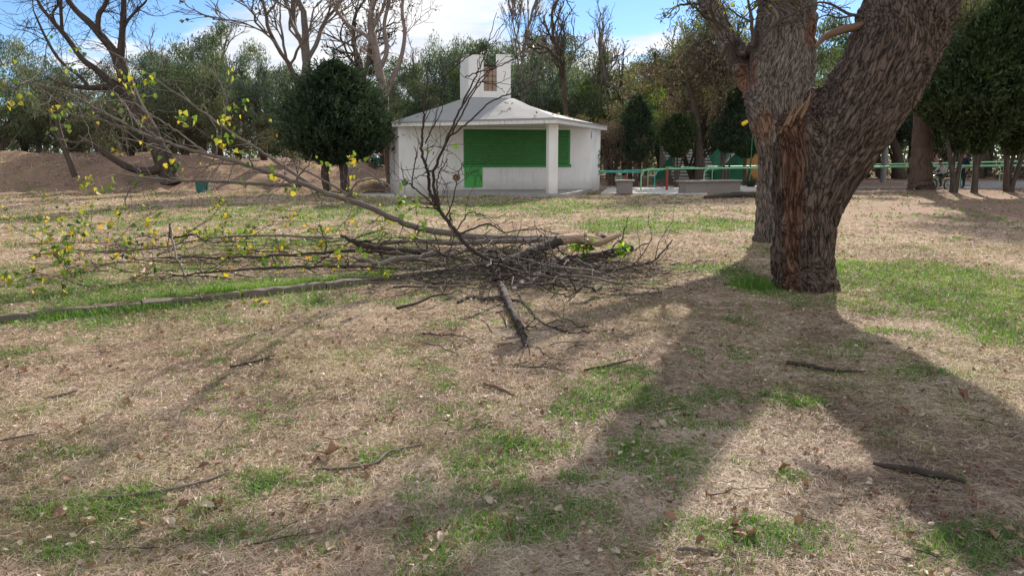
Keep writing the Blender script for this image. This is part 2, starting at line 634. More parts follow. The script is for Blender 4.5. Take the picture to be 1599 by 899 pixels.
m_ground, nt, b = newmat("soil_and_straw")
_pos = nt.nodes.new('ShaderNodeNewGeometry').outputs['Position']
gA = attr(nt, 'green').outputs['Fac']
bA = attr(nt, 'bare').outputs['Fac']
nf = noise(nt, _pos, 42, 8, .75, .3)
nm = noise(nt, _pos, 5.5, 6, .65)
nl = noise(nt, _pos, .7, 4, .6)
straw = ramp(nt, nf, [(.26, (.085, .057, .036)), (.44, (.27, .19, .13)), (.58, (.46, .35, .25)), (.76, (.64, .52, .39))])
straw = mixc(nt, ramp(nt, nm, [(.42, (0, 0, 0)), (.72, (.65, .65, .65))]), straw, (.22, .145, .095))
earth = ramp(nt, nf, [(.25, (.10, .060, .040)), (.5, (.27, .18, .128)), (.75, (.45, .33, .25))])
earth = mixc(nt, ramp(nt, nm, [(.4, (0, 0, 0)), (.65, (.6, .6, .6))]), earth, (.21, .13, .09))
c = mixc(nt, bA, straw, earth)
gcol = ramp(nt, nf, [(.28, (.020, .032, .008)), (.5, (.07, .115, .022)), (.7, (.17, .22, .06))])
gm = mathn(nt, 'MULTIPLY', gA, mathn(nt, 'ADD', mathn(nt, 'MULTIPLY', mathn(nt, 'SUBTRACT', nm, .5), 2.2), .75), clamp=True)
c = mixc(nt, gm, c, gcol)
L(nt, c, b.inputs['Base Color'])
b.inputs['Roughness'].default_value = 1.0
b.inputs['Specular IOR Level'].default_value = .05
bump(nt, mathn(nt, 'ADD', mathn(nt, 'MULTIPLY', nf, .6), nm), .8, .03, b)

a = Acc()
a.add(_gv, _gf)
ground = a.build('ground', m_ground)
tag(ground, 'dry straw-coloured park ground with patches of green grass', kind='structure')
_g = green(_gv[:, 0], _gv[:, 1])
_b = bare(_gv[:, 0], _gv[:, 1])
for nme, val in (('green', _g), ('bare', _b)):
    at = ground.data.attributes.new(nme, 'FLOAT', 'POINT')
    at.data.foreach_set('value', val.astype(np.float32))

# ------------------------------------------------------------------ grass (stuff)
rngG = np.random.default_rng(11)


def scatter(n, y0, y1, power=1.0, spread=.74, extra=1.2):
    """density falling with distance (world polar falloff), wide margins left and right"""
    u = rngG.random(n)
    if power == 1.0:
        y = y0 * (y1 / y0) ** u
    else:
        k = 1 - power
        y = (y0 ** k + u * (y1 ** k - y0 ** k)) ** (1 / k)
    x = (rngG.random(n) * 2 - 1) * (spread * y + extra)
    return x, y


def blades(name, mat, label, x, y, length, width, lift, lift_var, curl=.5, mot=.45):
    n = len(x)
    pq = np.stack([x, y, 0 * x + 21.0], -1)
    patch = np.clip(.5 + 1.5 * (fbm(pq * 1.1, 3) - .5) + 1.1 * (fbm(pq * 5.5, 2) - .5), 0, 1)
    z = terrain(x, y)
    az = rngG.random(n) * 2 * math.pi
    lf = np.clip(lift + rngG.normal(size=n) * lift_var, -.08, 1.5)
    d = np.stack([np.cos(az) * np.cos(lf), np.sin(az) * np.cos(lf), np.sin(lf)], -1)
    sd = np.stack([-np.sin(az), np.cos(az), rngG.normal(size=n) * .5], -1)
    sd = nrm(sd)
    Ln = length * (0.5 + rngG.random(n))
    p0 = np.stack([x, y, z + .004 + .012 * rngG.random(n) * (lift < .5)], -1)
    bendv = np.stack([rngG.normal(size=n) * .25, rngG.normal(size=n) * .25, -curl * (.3 + rngG.random(n)) * np.cos(lf)], -1)
    pm = p0 + d * (Ln * .5)[:, None]
    pe = p0 + d * Ln[:, None] + bendv * (Ln * .45)[:, None]
    pe[:, 2] = np.maximum(pe[:, 2], z + .003)
    pm[:, 2] = np.maximum(pm[:, 2], z + .004)
    w = (width * (.6 + .8 * rngG.random(n)))[:, None]
    V = np.stack([p0 - sd * w * .5, p0 + sd * w * .5, pm + sd * w * .42, pm - sd * w * .42, pe], 1).reshape(-1, 3)
    i = np.arange(n)[:, None] * 5
    q = np.hstack([i, i + 1, i + 2, i + 3])
    t = np.hstack([i + 3, i + 2, i + 4, i + 4])
    A = Acc()
    A.add(V, np.vstack([q, t]), None, np.repeat(np.clip(rngG.random(n) * (1 - mot) + mot * patch, 0, 1), 5), 0, True)
    o = A.build(name, mat)
    return tag(o, label, kind='stuff')


m_dry = leaf_mat("dry_grass_blades", [(0, (.12, .068, .045)), (.25, (.31, .208, .15)), (.55, (.51, .385, .285)), (.85, (.68, .555, .43)), (1, (.82, .73, .60))], .22)
m_grass = leaf_mat("green_grass_blades", [(0, (.045, .11, .014)), (.45, (.10, .225, .022)), (.8, (.19, .33, .04)), (.93, (.33, .38, .08)), (1, (.50, .44, .2))], .45)

x, y = scatter(1000000, 1.7, 9.5, 1.4)
_p = np.stack([x, y, 0 * x + 33.0], -1)
k = (bare(x, y) < .75) & ~((green(x, y) > .75) & (rngG.random(len(x)) < .55)) & (rngG.random(len(x)) < .15 + 1.5 * sstep(.28, .62, fbm(_p * 1.6, 2) * .5 + fbm(_p * 7, 2) * .5))
x, y = x[k], y[k]
blades('dry_grass', m_dry, 'pale dry grass lying flat over the foreground', x, y, .062 + .004 * y, .0009 + .00043 * y, .06, .15)
x, y = scatter(170000, 9.0, 30.0, 1.2)
k = (bare(x, y) < .6) & ~((green(x, y) > .7) & (rngG.random(len(x)) < .6))
x, y = x[k], y[k]
blades('dry_grass', m_dry, 'sparse dry grass farther back on the lawn', x, y, .05 + .003 * y, .002 + .0006 * y, .12, .2)
x, y = scatter(700000, 1.7, 14.0, 1.3)
k = green(x, y) + .06 > (.10 + .75 * rngG.random(len(x)))
x, y = x[k], y[k]
blades('green_grass', m_grass, 'short green grass growing in scattered patches', x, y, .040 + .0018 * y, .0024 + .0006 * y, .58, .4, .35)
m_olive = leaf_mat("yellowing_grass_blades", [(0, (.10, .11, .03)), (.4, (.20, .20, .06)), (.8, (.34, .32, .13)), (1, (.50, .44, .22))], .35)
x, y = scatter(260000, 1.7, 13.0, 1.35)
_p = np.stack([x, y, 0 * x + 51.0], -1)
k = rngG.random(len(x)) < .14 + .8 * sstep(.40, .62, fbm(_p * .9, 3) * .6 + fbm(_p * 5, 2) * .4)
x, y = x[k], y[k]
blades('yellowing_grass', m_olive, 'thin yellowing grass blended through the dry turf', x, y, .045 + .003 * y, .0014 + .0005 * y, .35, .35)
x, y = scatter(150000, 14.0, 33.0, 1.0)
k = green(x, y) > (.12 + .55 * rngG.random(len(x)))
x, y = x[k], y[k]
blades('green_grass', m_grass, 'thin green lawn in front of the white kiosk', x, y, .05 + .001 * y, .003 + .0007 * y, .7, .35, .3)
x, y = -4 - 26 * rngG.random(70000), 29 + 14 * rngG.random(70000)
k = fbm(np.stack([x * .8, y * .8, 0 * x + 2], -1), 3) > .5
blades('dry_grass', m_dry, 'dry weeds and straw on the earth mound', x[k], y[k], .13 + 0 * x[k], .018, .35, .4)
# taller tuft of fresh grass beside the trunk, and along the kerb
c0 = G(1178, 452)
n = 1300
x = c0[0] + rngG.normal(size=n) * .13
y = c0[1] + .05 + rngG.normal(size=n) * .16
blades('green_grass', m_grass, 'taller bright green grass tuft left of the forked trunk', x, y, .12 + 0 * x, .005, 1.0, .35, .5)
i = rngG.integers(6, len(KS) - 12, 9000)
tt = rngG.random(9000)
x = KS[i, 0] * (1 - tt) + KS[i + 1, 0] * tt
y = KS[i, 1] * (1 - tt) + KS[i + 1, 1] * tt + np.where(rngG.random(9000) < .6 * (KS[i, 0] < -3.3) + .05, -.09 - .16 * rngG.random(9000) ** 2, .09 + .2 * rngG.random(9000))
k = fbm(np.stack([x * 1.7, y * 0, x * 0], -1), 3) > .42
blades('green_grass', m_grass, 'green grass fringe growing along the concrete kerb', x[k], y[k], .085 + 0 * x[k], .005, .95, .35, .4)

# ------------------------------------------------------------------ kerb
m_kerb = stained('old_kerb_concrete', (.15, .125, .095), (.085, .075, .045), .9, (3, 3, 3), 3.0, .006)
seg = 0
rk = random.Random(3)
kerb = thing('kerb', (KS[40, 0], KS[40, 1], 0), 'low grey concrete kerb running from the left edge to the branch pile', 'kerb')
lens = np.concatenate([[0], np.cumsum(np.linalg.norm(np.diff(KS, axis=0), axis=1))])
s0 = 0.0
while s0 < lens[-1] - .2:
    s1 = min(lens[-1], s0 + .95)
    p0 = np.array([np.interp(s0 + .006, lens, KS[:, 0]), np.interp(s0 + .006, lens, KS[:, 1])])
    p1 = np.array([np.interp(s1 - .006, lens, KS[:, 0]), np.interp(s1 - .006, lens, KS[:, 1])])
    c = (p0 + p1) / 2
    d = p1 - p0
    A = Acc()
    zt = .108 + rk.uniform(-.008, .006)
    zt *= float(np.interp(c[0], [-6.5, -2.4], [.62, 1]))
    nseg = 9
    tt = np.linspace(0, 1, nseg)
    nn = np.array([-d[1], d[0]]) / np.linalg.norm(d)
    prof = [(-.055, -.14), (-.052, zt - .012), (-.040, zt), (.045, zt), (.058, zt - .012), (.06, -.14)]
    V = []
    for t in tt:
        q = p0 + d * t
        for (o_, z_) in prof:
            jit = (vnoise(np.array([q[0] * 9 + o_ * 40, q[1] * 9, z_ * 30])) - .5) * .034
            V.append([q[0] + nn[0] * (o_ + jit), q[1] + nn[1] * (o_ + jit), z_ + jit * (z_ > 0)])
    npf = len(prof)
    F = [[i * npf + j, (i + 1) * npf + j, (i + 1) * npf + j + 1, i * npf + j + 1] for i in range(nseg - 1) for j in range(npf - 1)]
    A.add(V, F, smooth=False)
    A.ngon(np.array(V[:npf]))
    A.ngon(np.array(V[-npf:])[::-1])
    A.build('kerb_stone', m_kerb, kerb)
    s0 = s1

# ------------------------------------------------------------------ road, paving
m_road = stained('worn_asphalt', (.27, .26, .25), (.15, .145, .14), .5, (1, 1, 1), .8, .004)
m_pave = stained('pale_concrete_paving', (.60, .56, .51), (.36, .31, .26), .6, (1, 1, 1), 1.2, .003)
A = Acc()
A.add([[3.2, 37.2, .03], [90, 36.2, .03], [90, 46.5, .03], [2.0, 47.5, .03]], [[0, 1, 2, 3]], smooth=False)
road = A.build('road', m_road)
tag(road, 'grey paved track between the green rails', kind='structure')
A = Acc()
A.prism([(3.6, 31.4), (7.8, 30.9), (8.6, 34.5), (8.3, 37.0), (4.6, 37.1)], -.05, .05)
pv = A.build('paving', m_pave)
tag(pv, 'pale concrete paving beside the kiosk', kind='structure')
A = Acc()
A.prism([(8.4, 34.2), (13.5, 33.6), (14, 36.6), (8.0, 36.8)], -.05, .16)
pv = A.build('paving', m_pave)
tag(pv, 'raised pale concrete slab behind the low wall', kind='structure')
A = Acc()
A.prism([(-6.6, 31.8), (-4.6, 31.0), (-4.45, 33.4), (-6.6, 34.5)], -.25, -.02)
pv = A.build('paving', m_pave)
tag(pv, 'low concrete slab at the left corner of the kiosk', kind='structure')

# ================================================================== NEAR TREES
m_bark = bark_mat('furrowed_bark', (.062, .045, .036), (.205, .15, .118), 40, 1, True, .05, plates=22)
m_bark2 = bark_mat('grey_furrowed_bark', (.11, .09, .077), (.31, .26, .222), 36, 1, True, .05, plates=19)
m_torn = bark_mat('torn_wood', (.07, .042, .028), (.30, .19, .12), 40, .08)
m_limb = bark_mat('limb_bark', (.03, .023, .019), (.16, .13, .105), 40, .2, False, .015)
m_cotton = leaf_mat('cottonwood_leaves', [(0, (.05, .09, .012)), (.4, (.09, .14, .02)), (.7, (.28, .27, .03)), (1, (.50, .36, .04))], .5)


def perp_frames(pts):
    T = nrm(np.gradient(pts, axis=0))
    U = nrm(np.cross(T, np.array([0.0, 1.0, 0.1])))
    return T, U, np.cross(T, U)


def solid_trunk(name, tubes, mat, voxel, amp, parent, fscale, zmax=None, scarf=None, lumps=.03):
    """merge swept limbs into one skin (voxel remesh), then carve furrowed bark along each limb's axis"""
    A = Acc()
    S = []
    for pts, rr in tubes:
        A.tube(pts, rr, 28)
        T, U, W = perp_frames(pts)
        axl = np.concatenate([[0], np.cumsum(np.linalg.norm(np.diff(pts, axis=0), axis=1))])
        S.append((pts, rr, T, U, W, axl))
    me = A.mesh('t', [])
    o = bpy.data.objects.new('t', me)
    COL.objects.link(o)
    md = o.modifiers.new('r', 'REMESH')
    md.mode = 'VOXEL'
    md.voxel_size = voxel
    md2 = o.modifiers.new('s', 'SMOOTH')
    md2.factor = .5
    md2.iterations = 8
    dg = bpy.context.evaluated_depsgraph_get()
    m2 = bpy.data.meshes.new_from_object(o.evaluated_get(dg))
    bpy.data.objects.remove(o)
    n = len(m2.vertices)
    V = np.zeros(n * 3, np.float32); m2.vertices.foreach_get('co', V); V = V.reshape(-1, 3).astype(float)
    NN = np.zeros(n * 3, np.float32); m2.vertices.foreach_get('normal', NN); NN = NN.reshape(-1, 3).astype(float)
    TT = np.zeros((n, 3)); sw = np.zeros(n)
    org = np.array(parent.location) + [0, 0, 1.2]
    for si, (pts, rr, T, U, W, axl) in enumerate(S):
        rr = np.broadcast_to(rr, (len(pts),))
        for j in range(len(pts)):
            d = V - pts[j]
            al = d @ T[j]
            r2 = np.sqrt(np.maximum((d * d).sum(1) - al * al, 0))
            sc = np.abs(al) + np.abs(r2 - rr[j])
            w_ = np.exp(-sc / .05)
            TT += w_[:, None] * (T[j] if T[j][2] > -.2 else -T[j])
            sw += w_
    TT = nrm(TT / (sw[:, None] + 1e-12))
    rel = V - org
    bco = rel - .80 * TT * (rel * TT).sum(1)[:, None]
    q = bco * fscale
    wob = (fbm(bco * 5, 2) - .5)[:, None] * 1.6
    r1 = 1 - np.abs(2 * fbm(q + wob, 2) - 1)
    r2 = 1 - np.abs(2 * vnoise(q * 2.1 + 5 + wob) - 1)
    r3 = fbm(bco * fscale * 3, 2)
    h = -(np.clip(r1, .55, 1) - .78) * 2.2 - (r2 - .5) * .5 + (r3 - .5) * .7
    big = (fbm(V * 2.6 + 3, 3) - .5)
    V2 = V + NN * (h * amp + big * lumps * 2)[:, None]
    m2.vertices.foreach_set('co', (V2 - np.array(parent.location)).astype(np.float32).ravel())
    a_ = m2.attributes.new('bco', 'FLOAT_VECTOR', 'POINT')
    a_.data.foreach_set('vector', bco.astype(np.float32).ravel())
    a_ = m2.attributes.new('scar', 'FLOAT', 'POINT')
    sv = scarf(V2, NN) if scarf else np.zeros(n)
    a_.data.foreach_set('value', sv.astype(np.float32))
    m2.polygons.foreach_set('use_smooth', np.ones(len(m2.polygons), bool))
    m2.materials.clear()
    m2.materials.append(mat)
    m2.update()
    m2.name = name
    ob = bpy.data.objects.new(name, m2)
    COL.objects.link(ob)
    ob.parent = parent
    return ob


def pxpath(rows, n=8):
    """rows of (px, py, Y, width_px) -> smooth world path and radii"""
    r = []
    for px, py, Y, w in rows:
        p = P(px, py, Y)
        r.append([*p, pxw(w, p) / 2])
    s = spline(r, n)
    return s[:, :3], np.maximum(s[:, 3], .004)


def grow(A, p, d, Ln, r, lvl, rng, tips, wob=.22, up=.05, taper=.45, kids=4, ang=(25, 60), lenf=.62, seg=None, rmin=.004, kid_from=.3):
    n = max(3, int(4 + lvl))
    pts = [np.array(p, float)]
    d = nrm(np.array(d, float))
    ds = []
    for i in range(n):
        d = nrm(d + rng.normal(size=3) * wob / math.sqrt(n) * 1.4 + np.array([0, 0, up]))
        ds.append(d)
        pts.append(pts[-1] + d * Ln / n)
    pts = np.array(pts)
    rr = np.maximum(np.linspace(r, r * taper, n + 1), rmin)
    A.tube(pts, rr, 8 if r > .06 else (6 if r > .02 else 4), rnd=rng.random())
    if lvl <= 0:
        tips.append((pts[-1], d))
        tips.append((pts[len(pts) // 2], d))
        return
    for k in range(kids):
        t = kid_from + (1 - kid_from) * (k + rng.random()) / kids
        f = t * n
        i = min(n - 1, int(f))
        q = pts[i] + (pts[i + 1] - pts[i]) * (f - i)
        ax = ds[i]
        pv = nrm(np.cross(ax, rng.normal(size=3)))
        a_ = rad(rng.uniform(*ang))
        nd = ax * math.cos(a_) + pv * math.sin(a_)
        grow(A, q, nd, Ln * lenf * (1.1 - .5 * t) * rng.uniform(.75, 1.25), max(rmin, rr[i] * .62), lvl - 1, rng, tips, wob, up, taper, kids, ang, lenf, seg, rmin, kid_from)
    grow(A, pts[-1], d, Ln * lenf * .8, max(rmin, rr[-1]), lvl - 1, rng, tips, wob, up, taper, kids, ang, lenf, seg, rmin, kid_from)


def leaves_at_tips(A, tips, rng, per, spread, Ln, Wn, keep=1.0, droop=.6, cen=None):
    T = [t for t in tips if rng.random() < keep]
    if not T:
        return
    Pn = np.repeat(np.array([t[0] for t in T]), per, 0) + rng.normal(size=(len(T) * per, 3)) * spread
    ax = rng.normal(size=Pn.shape) + np.array([0, 0, -droop])
    A.leaves(Pn, ax, Ln * (.6 + .8 * rng.random(len(Pn))), Wn * (.7 + .6 * rng.random(len(Pn))), rng)


# ---- forked tree in front
YT = G(1257, 452)[1]
base1 = G(1257, 452)
tree1 = thing('cottonwood_tree', (base1[0], base1[1], 0), 'large forked tree with furrowed bark, a torn reddish strip and a thick limb leaning right', 'tree')
limb_rows = [(1260, 478, YT, 150), (1258, 462, YT, 116), (1257, 450, YT, 101), (1256, 436, YT, 93), (1256, 400, YT, 91), (1261, 330, YT, 97), (1281, 270, YT + .02, 112), (1320, 205, YT + .05, 126), (1365, 130, YT + .1, 132),
             (1403, 60, YT + .15, 133), (1426, 0, YT + .2, 132), (1458, -80, YT + .3, 108), (1500, -190, YT + .5, 84), (1545, -320, YT + .8, 66), (1575, -430, YT + 1.0, 50)]
stub_rows = [(1244, 460, YT - .02, 74), (1242, 400, YT - .02, 68), (1245, 320, YT - .03, 70), (1247, 250, YT - .08, 72), (1245, 210, YT - .1, 66), (1242, 190, YT - .1, 56), (1244, 178, YT - .1, 40)]
side_rows = [(1300, 215, YT + .1, 70), (1282, 165, YT + .12, 48), (1280, 138, YT + .12, 30)]
root_rows = [[(1257, 440, YT, 60), (1308, 459, YT - .05, 26), (1330, 468, YT - .15, 8)], [(1250, 440, YT, 56), (1205, 458, YT + .05, 24), (1185, 466, YT + .1, 8)], [(1262, 440, YT - .2, 56), (1266, 466, YT - .35, 26), (1268, 476, YT - .5, 10)]]
px1, pr1 = pxpath(limb_rows)
px2, pr2 = pxpath(stub_rows)
px3, pr3 = pxpath(side_rows)
tubes1 = [(px1, pr1), (px2, pr2), (px3, pr3)] + [pxpath(r, 5) for r in root_rows]


def scar1(V, Nn):
    c = V - np.array([0, 0, CAMZ])
    dep = c[:, 1] * _cp - c[:, 2] * _sp
    u = IW / 2 + FPX * c[:, 0] / dep
    v = IH / 2 - FPX * (c[:, 1] * _sp + c[:, 2] * _cp) / dep
    ctr = np.interp(v, [170, 200, 260, 330, 400, 455], [1236, 1233, 1238, 1237, 1236, 1232])
    hw = np.interp(v, [170, 200, 260, 330, 400, 455], [16, 20, 19, 17, 14, 14])
    wobble = (fbm(V * np.array([9, 9, 2.2]), 4) - .5) * 34
    s = .62 * sstep(hw + 4, hw - 7, np.abs(u - ctr + wobble)) * (v > 165)
    return s * (Nn[:, 1] < .25)


solid_trunk('trunk', tubes1, m_bark, .0125, .042, tree1, 13, scarf=scar1, lumps=.035)

rs = np.random.default_rng(8)
A = Acc()
m_spl = bark_mat('fresh_torn_wood', (.12, .07, .042), (.36, .225, .135), 40, .08)
for i in range(30):           # splintered wood where the stem broke off
    i = rs.uniform(0, 34)
    bx = P(1221 + i * 1.2, 194 - i * .85 + rs.uniform(-5, 6), YT - .10 + rs.uniform(-.2, .05))
    hh_ = .03 + .2 * rs.random() ** 2.2
    tp = bx + np.array([hh_ * rs.uniform(.2, 1.0), rs.uniform(-.03, .03), hh_])
    ww_ = rs.uniform(.5, 1.5)
    md_ = (bx + tp) / 2 + rs.normal(size=3) * .006
    A.tube([bx - [0.04, 0, .09], bx, md_, tp], [.017 * ww_, .014 * ww_, .008 * ww_, .0015], 5, rs.random())
A.build('splintered_stub', m_spl, tree1)
A = Acc()
p, r = pxpath([(1352, 38, YT + .1, 12), (1338, 42, YT + .05, 13), (1318, 46, YT, 13), (1300, 52, YT - .05, 12), (1286, 60, YT - .1, 10), (1273, 74, YT - .15, 5)], 6)
A.tube(p, r, 9)
A.build('broken_branch', m_torn, tree1)
A = Acc()
p, r = pxpath([(1345, 25, YT + .2, 6), (1325, 22, YT + .25, 5), (1300, 8, YT + .3, 4), (1280, 4, YT + .3, 3), (1262, 10, YT + .35, 2)], 6)
A.tube(p, r, 6)
p, r = pxpath([(1335, 24, YT + .2, 4), (1310, 28, YT + .25, 3), (1290, 24, YT + .3, 2.4), (1270, 34, YT + .3, 1.6)], 6)
A.tube(p, r, 6)
for k in range(14):
    q = P(rs.uniform(1262, 1330), rs.uniform(4, 30), YT + .3)
    grow(A, q, rs.normal(size=3), .22, .005, 1, rs, [], kids=2, rmin=.0025)
A.build('side_branch', m_limb, tree1)
# upper limbs, out of the photo but casting its shade
A = Acc(); tips = []
rt = np.random.default_rng(21)
top = px1[-1]
grow(A, px1[-1], [.2, .25, 1], 2.6, pr1[-1], 3, rt, tips, kids=3, lenf=.66)
A.build('upper_limb', m_limb, tree1)
A = Acc()
leaves_at_tips(A, tips, rt, 5, .16, .075, .065, .35)
A.build('foliage', m_cotton, tree1)

# ---- second trunk behind
Y2 = G(1215, 377)[1]
b2 = G(1222, 377)
tree2 = thing('cottonwood_tree', (b2[0], b2[1], 0), 'tall pale grey tree standing upright behind the forked trunk, with a limb rising left', 'tree')
main2 = [(1230, 392, Y2, 112), (1229, 376, Y2, 104), (1229, 350, Y2, 94), (1228, 300, Y2, 88), (1228, 250, Y2, 82), (1224, 200, Y2, 90), (1219, 150, Y2, 96), (1219, 100, Y2, 92), (1224, 50, Y2, 93),
         (1228, 0, Y2, 86), (1218, -100, Y2 + .1, 62), (1196, -220, Y2 + .2, 50), (1166, -330, Y2 + .3, 38)]
left2 = [(1205, 215, Y2 + .02, 40), (1185, 165, Y2 + .1, 36), (1168, 122, Y2 + .35, 34), (1148, 85, Y2 + .6, 33), (1128, 45, Y2 + .9, 31), (1110, 10, Y2 + 1.2, 29), (1098, -25, Y2 + 1.5, 26), (1092, -50, Y2 + 1.7, 20), (1088, -70, Y2 + 1.8, 12)]

link2 = [(1148, 88, Y2 + .55, 16), (1163, 80, Y2 + .3, 15), (1180, 70, Y2, 16), (1195, 55, Y2, 22)]
right2 = [(1255, 150, Y2 - .1, 28), (1262, 110, Y2 - .2, 22), (1264, 60, Y2 - .25, 19), (1264, 10, Y2 - .3, 17), (1266, -30, Y2 - .3, 13), (1266, -60, Y2 - .3, 8)]
T2 = [pxpath(q) for q in (main2, left2, link2, right2)]
_m = [[*P(1220, -95, Y2 + .1), .15]]
for (px_, py_, h_, r_) in ((1085, 680, 5.5, .12), (1000, 735, 5.7, .10), (880, 765, 5.75, .085), (740, 800, 5.8, .07), (560, 835, 5.8, .055), (360, 855, 5.75, .04), (120, 885, 5.7, .02)):
    g_ = G(px_, py_)
    _m.append([g_[0] + math.sin(SUN_AZ) * h_ / math.tan(SUN_EL), g_[1] + math.cos(SUN_AZ) * h_ / math.tan(SUN_EL), h_, r_])
_m = spline(_m, 7)
pm, rm = _m[:, :3], _m[:, 3]
T2.append((pm, rm))


def scar2(V, Nn):
    z = V[:, 2]
    c = (V - P(1166, 120, Y2)) / np.array([.14, 9, .34])
    d = (V - P(1186, 195, Y2)) / np.array([.12, 9, .3])
    n = (fbm(V * 5, 3) - .5) * .9
    s = np.exp(-(c * c).sum(1)) * .0
    s = np.maximum(s, sstep(1.1, .5, np.sqrt((c * c)[:, [0, 2]].sum(1)) + n) * (Nn[:, 0] < .2) * .75)
    s = np.maximum(s, sstep(1.1, .5, np.sqrt((d * d)[:, [0, 2]].sum(1)) + n) * (Nn[:, 0] < -.2) * .6)
    e = (V - P(1264, 50, Y2 - .25)) / np.array([.14, 9, .32])
    s = np.maximum(s, sstep(1.2, .6, np.sqrt((e * e)[:, [0, 2]].sum(1)) + n * .5) * .7)
    return s


solid_trunk('trunk', T2, m_bark2, .018, .040, tree2, 11, scarf=scar2, lumps=.045)
A = Acc(); tips = []
rt = np.random.default_rng(33)
pl, rl = T2[1]
# twigs and dead-leaf sprays on the left limb (in the photo)
for (row, dr, ln, r0) in [([1131, 50], [-.9, 0, .35], .9, .035), ([1122, 32], [-1, -.2, .1], .8, .03), ([1150, 90], [-.5, -.2, .6], .7, .02), ([1175, 72], [.1, -.2, 1], .9, .04), ([1190, 60], [-.2, -.2, 1], .8, .035), ([1105, 5], [-.8, 0, -.2], .9, .03), ([1160, 80], [-.3, 0, 1], .7, .025)]:
    grow(A, P(row[0], row[1], Y2 + (1165 - row[0]) * .022), dr, ln, r0, 2, rt, tips, kids=4, wob=.5, rmin=.004)
A.build('twigs', m_limb, tree2)
A = Acc()
leaves_at_tips(A, tips, rt, 3, .07, .085, .07, .13)
A.build('foliage', m_cotton, tree2)
A = Acc(); tips = []
grow(A, T2[0][0][-1], [0, .1, 1], 2.4, T2[0][1][-1], 3, rt, tips, kids=3, lenf=.66)
A.build('upper_limb', m_limb, tree2)
A = Acc()
for k in (17, 24, 30, 36, 42, 47, 51):
    k = min(k, len(pm) - 2)
    grow(A, pm[k], [-.6 + rt.normal() * .4, rt.normal() * .5, .15 + rt.normal() * .2], rt.uniform(.6, 1.1), max(.02, rm[k] * .5), 2, rt, tips, kids=3, lenf=.6, up=.0)
A.build('limb_twigs', m_limb, tree2)
A = Acc()
grow(A, T2[0][0][-4], [-.3, .8, .8], 2.2, .09, 3, rt, tips, kids=3, lenf=.66)
A.build('upper_limb', m_limb, tree2)
A = Acc()
leaves_at_tips(A, tips, rt, 5, .16, .085, .075, .6)
A.build('foliage', m_cotton, tree2)

# ================================================================== KIOSK
m_wall = stained('white_painted_plaster', (.81, .79, .76), (.40, .355, .30), .42, (2.4, 2.4, .35), 1.8, .003, (-.15, .62))
m_fascia = stained('weathered_white_fascia', (.74, .72, .68), (.12, .10, .085), .85, (5, 5, 1.5), 2.2, .003)
m_roof = stained('grey_roof_coating', (.31, .305, .30), (.21, .20, .19), .5, (1, 1, 1), 1.2, .004)
m_shut = plain('green_shutter_paint', (.07, .25, .066), .5, .18, 5)
m_shut_d = plain('dark_green_frame_paint', (.022, .21, .04), .5, .12, 5)
m_door = plain('bright_green_door_paint', (.06, .36, .065), .5, .15, 4)
m_base = stained('grey_cement_plinth', (.36, .34, .32), (.16, .14, .12), .7, (2, 2, 2), 2, .004)
m_screen = plain('brown_vent_panel', (.33, .22, .16), .8, .25, 6)
m_dark = plain('dark_interior', (.02, .02, .02), .9, .1)
m_ink = plain('black_marker', (.03, .05, .03), .7, .1)
m_inkg = plain('green_spray_paint', (.06, .16, .07), .7, .2)

kc = np.array([-.3, 33.6, 0])
kiosk = thing('kiosk', kc, 'white walled kiosk with green roller shutters, low grey hipped roof and open white chimney tower', 'kiosk')
Fv, Lv, Rv = P(870, 191, 28.4)[:2], P(612, 195, 31.7)[:2], P(948, 203, 35.9)[:2]
Bv = Lv + Rv - Fv
zf0, zf1 = 2.70, 2.87
# walls: front plane running left to right under the eave, sides behind it
wl, wr = np.array([P(623, 250, 31.75)[0], 31.75]), np.array([P(921, 250, 33.5)[0], 33.5])
wr2 = np.array([P(937, 250, 35.55)[0], 35.55])
wl2 = np.array([P(608, 250, 33.3)[0], 33.3])
back_r = Rv * .93 + Bv * .07 + np.array([-.2, -.4])
back_l = Bv + np.array([.8, -1.2])
wl3 = np.array([wl2[0] + .1, 36.0])
wd_ = (wr - wl) / np.linalg.norm(wr - wl)
wn = np.array([wd_[1], -wd_[0]])           # towards the camera


def on_wall(px):
    """point of the front wall plane seen at pixel column px"""
    d = ray(px, 250)
    k = d[0] / d[1]
    t = (k * wl[1] - wl[0]) / (wd_[0] - k * wd_[1])
    return wl + wd_ * t, t


def zpx(py, Y):
    return P(800, py, Y)[2]


ts = {k: on_wall(k)[1] for k in (724, 753, 890)}
tt0, tt1 = ts[724], ts[890]
Lw = np.linalg.norm(wr - wl)
z_sill, z_top = zpx(260, 32.1), zpx(201.5, 32.1)
z_dtop, z_dbot = z_sill + .02, zpx(293, 32)
th = .16


def wall_seg(acc, t0, t1, z0, z1, off=0.0, thick=th):
    p0 = wl + wd_ * t0 + wn * off; p1 = wl + wd_ * t1 + wn * off
    q1 = p1 - wn * thick; q0 = p0 - wn * thick
    acc.prism([p0, p1, q1, q0], z0, z1)


A = Acc()
wall_seg(A, 0, tt0, -.4, 2.702)
wall_seg(A, tt0, tt1, -.4, z_sill)
wall_seg(A, tt0, tt1, z_top, 2.702)
wall_seg(A, tt1, Lw, -.4, 2.702)
A.build('front_wall', m_wall, kiosk)
A = Acc()


def wall2(acc, p0, p1, z0, z1, thick=.16):
    d = (p1 - p0) / np.linalg.norm(p1 - p0)
    n_ = np.array([d[1], -d[0]])
    acc.prism([p0, p1, p1 - n_ * thick, p0 - n_ * thick], z0, z1)


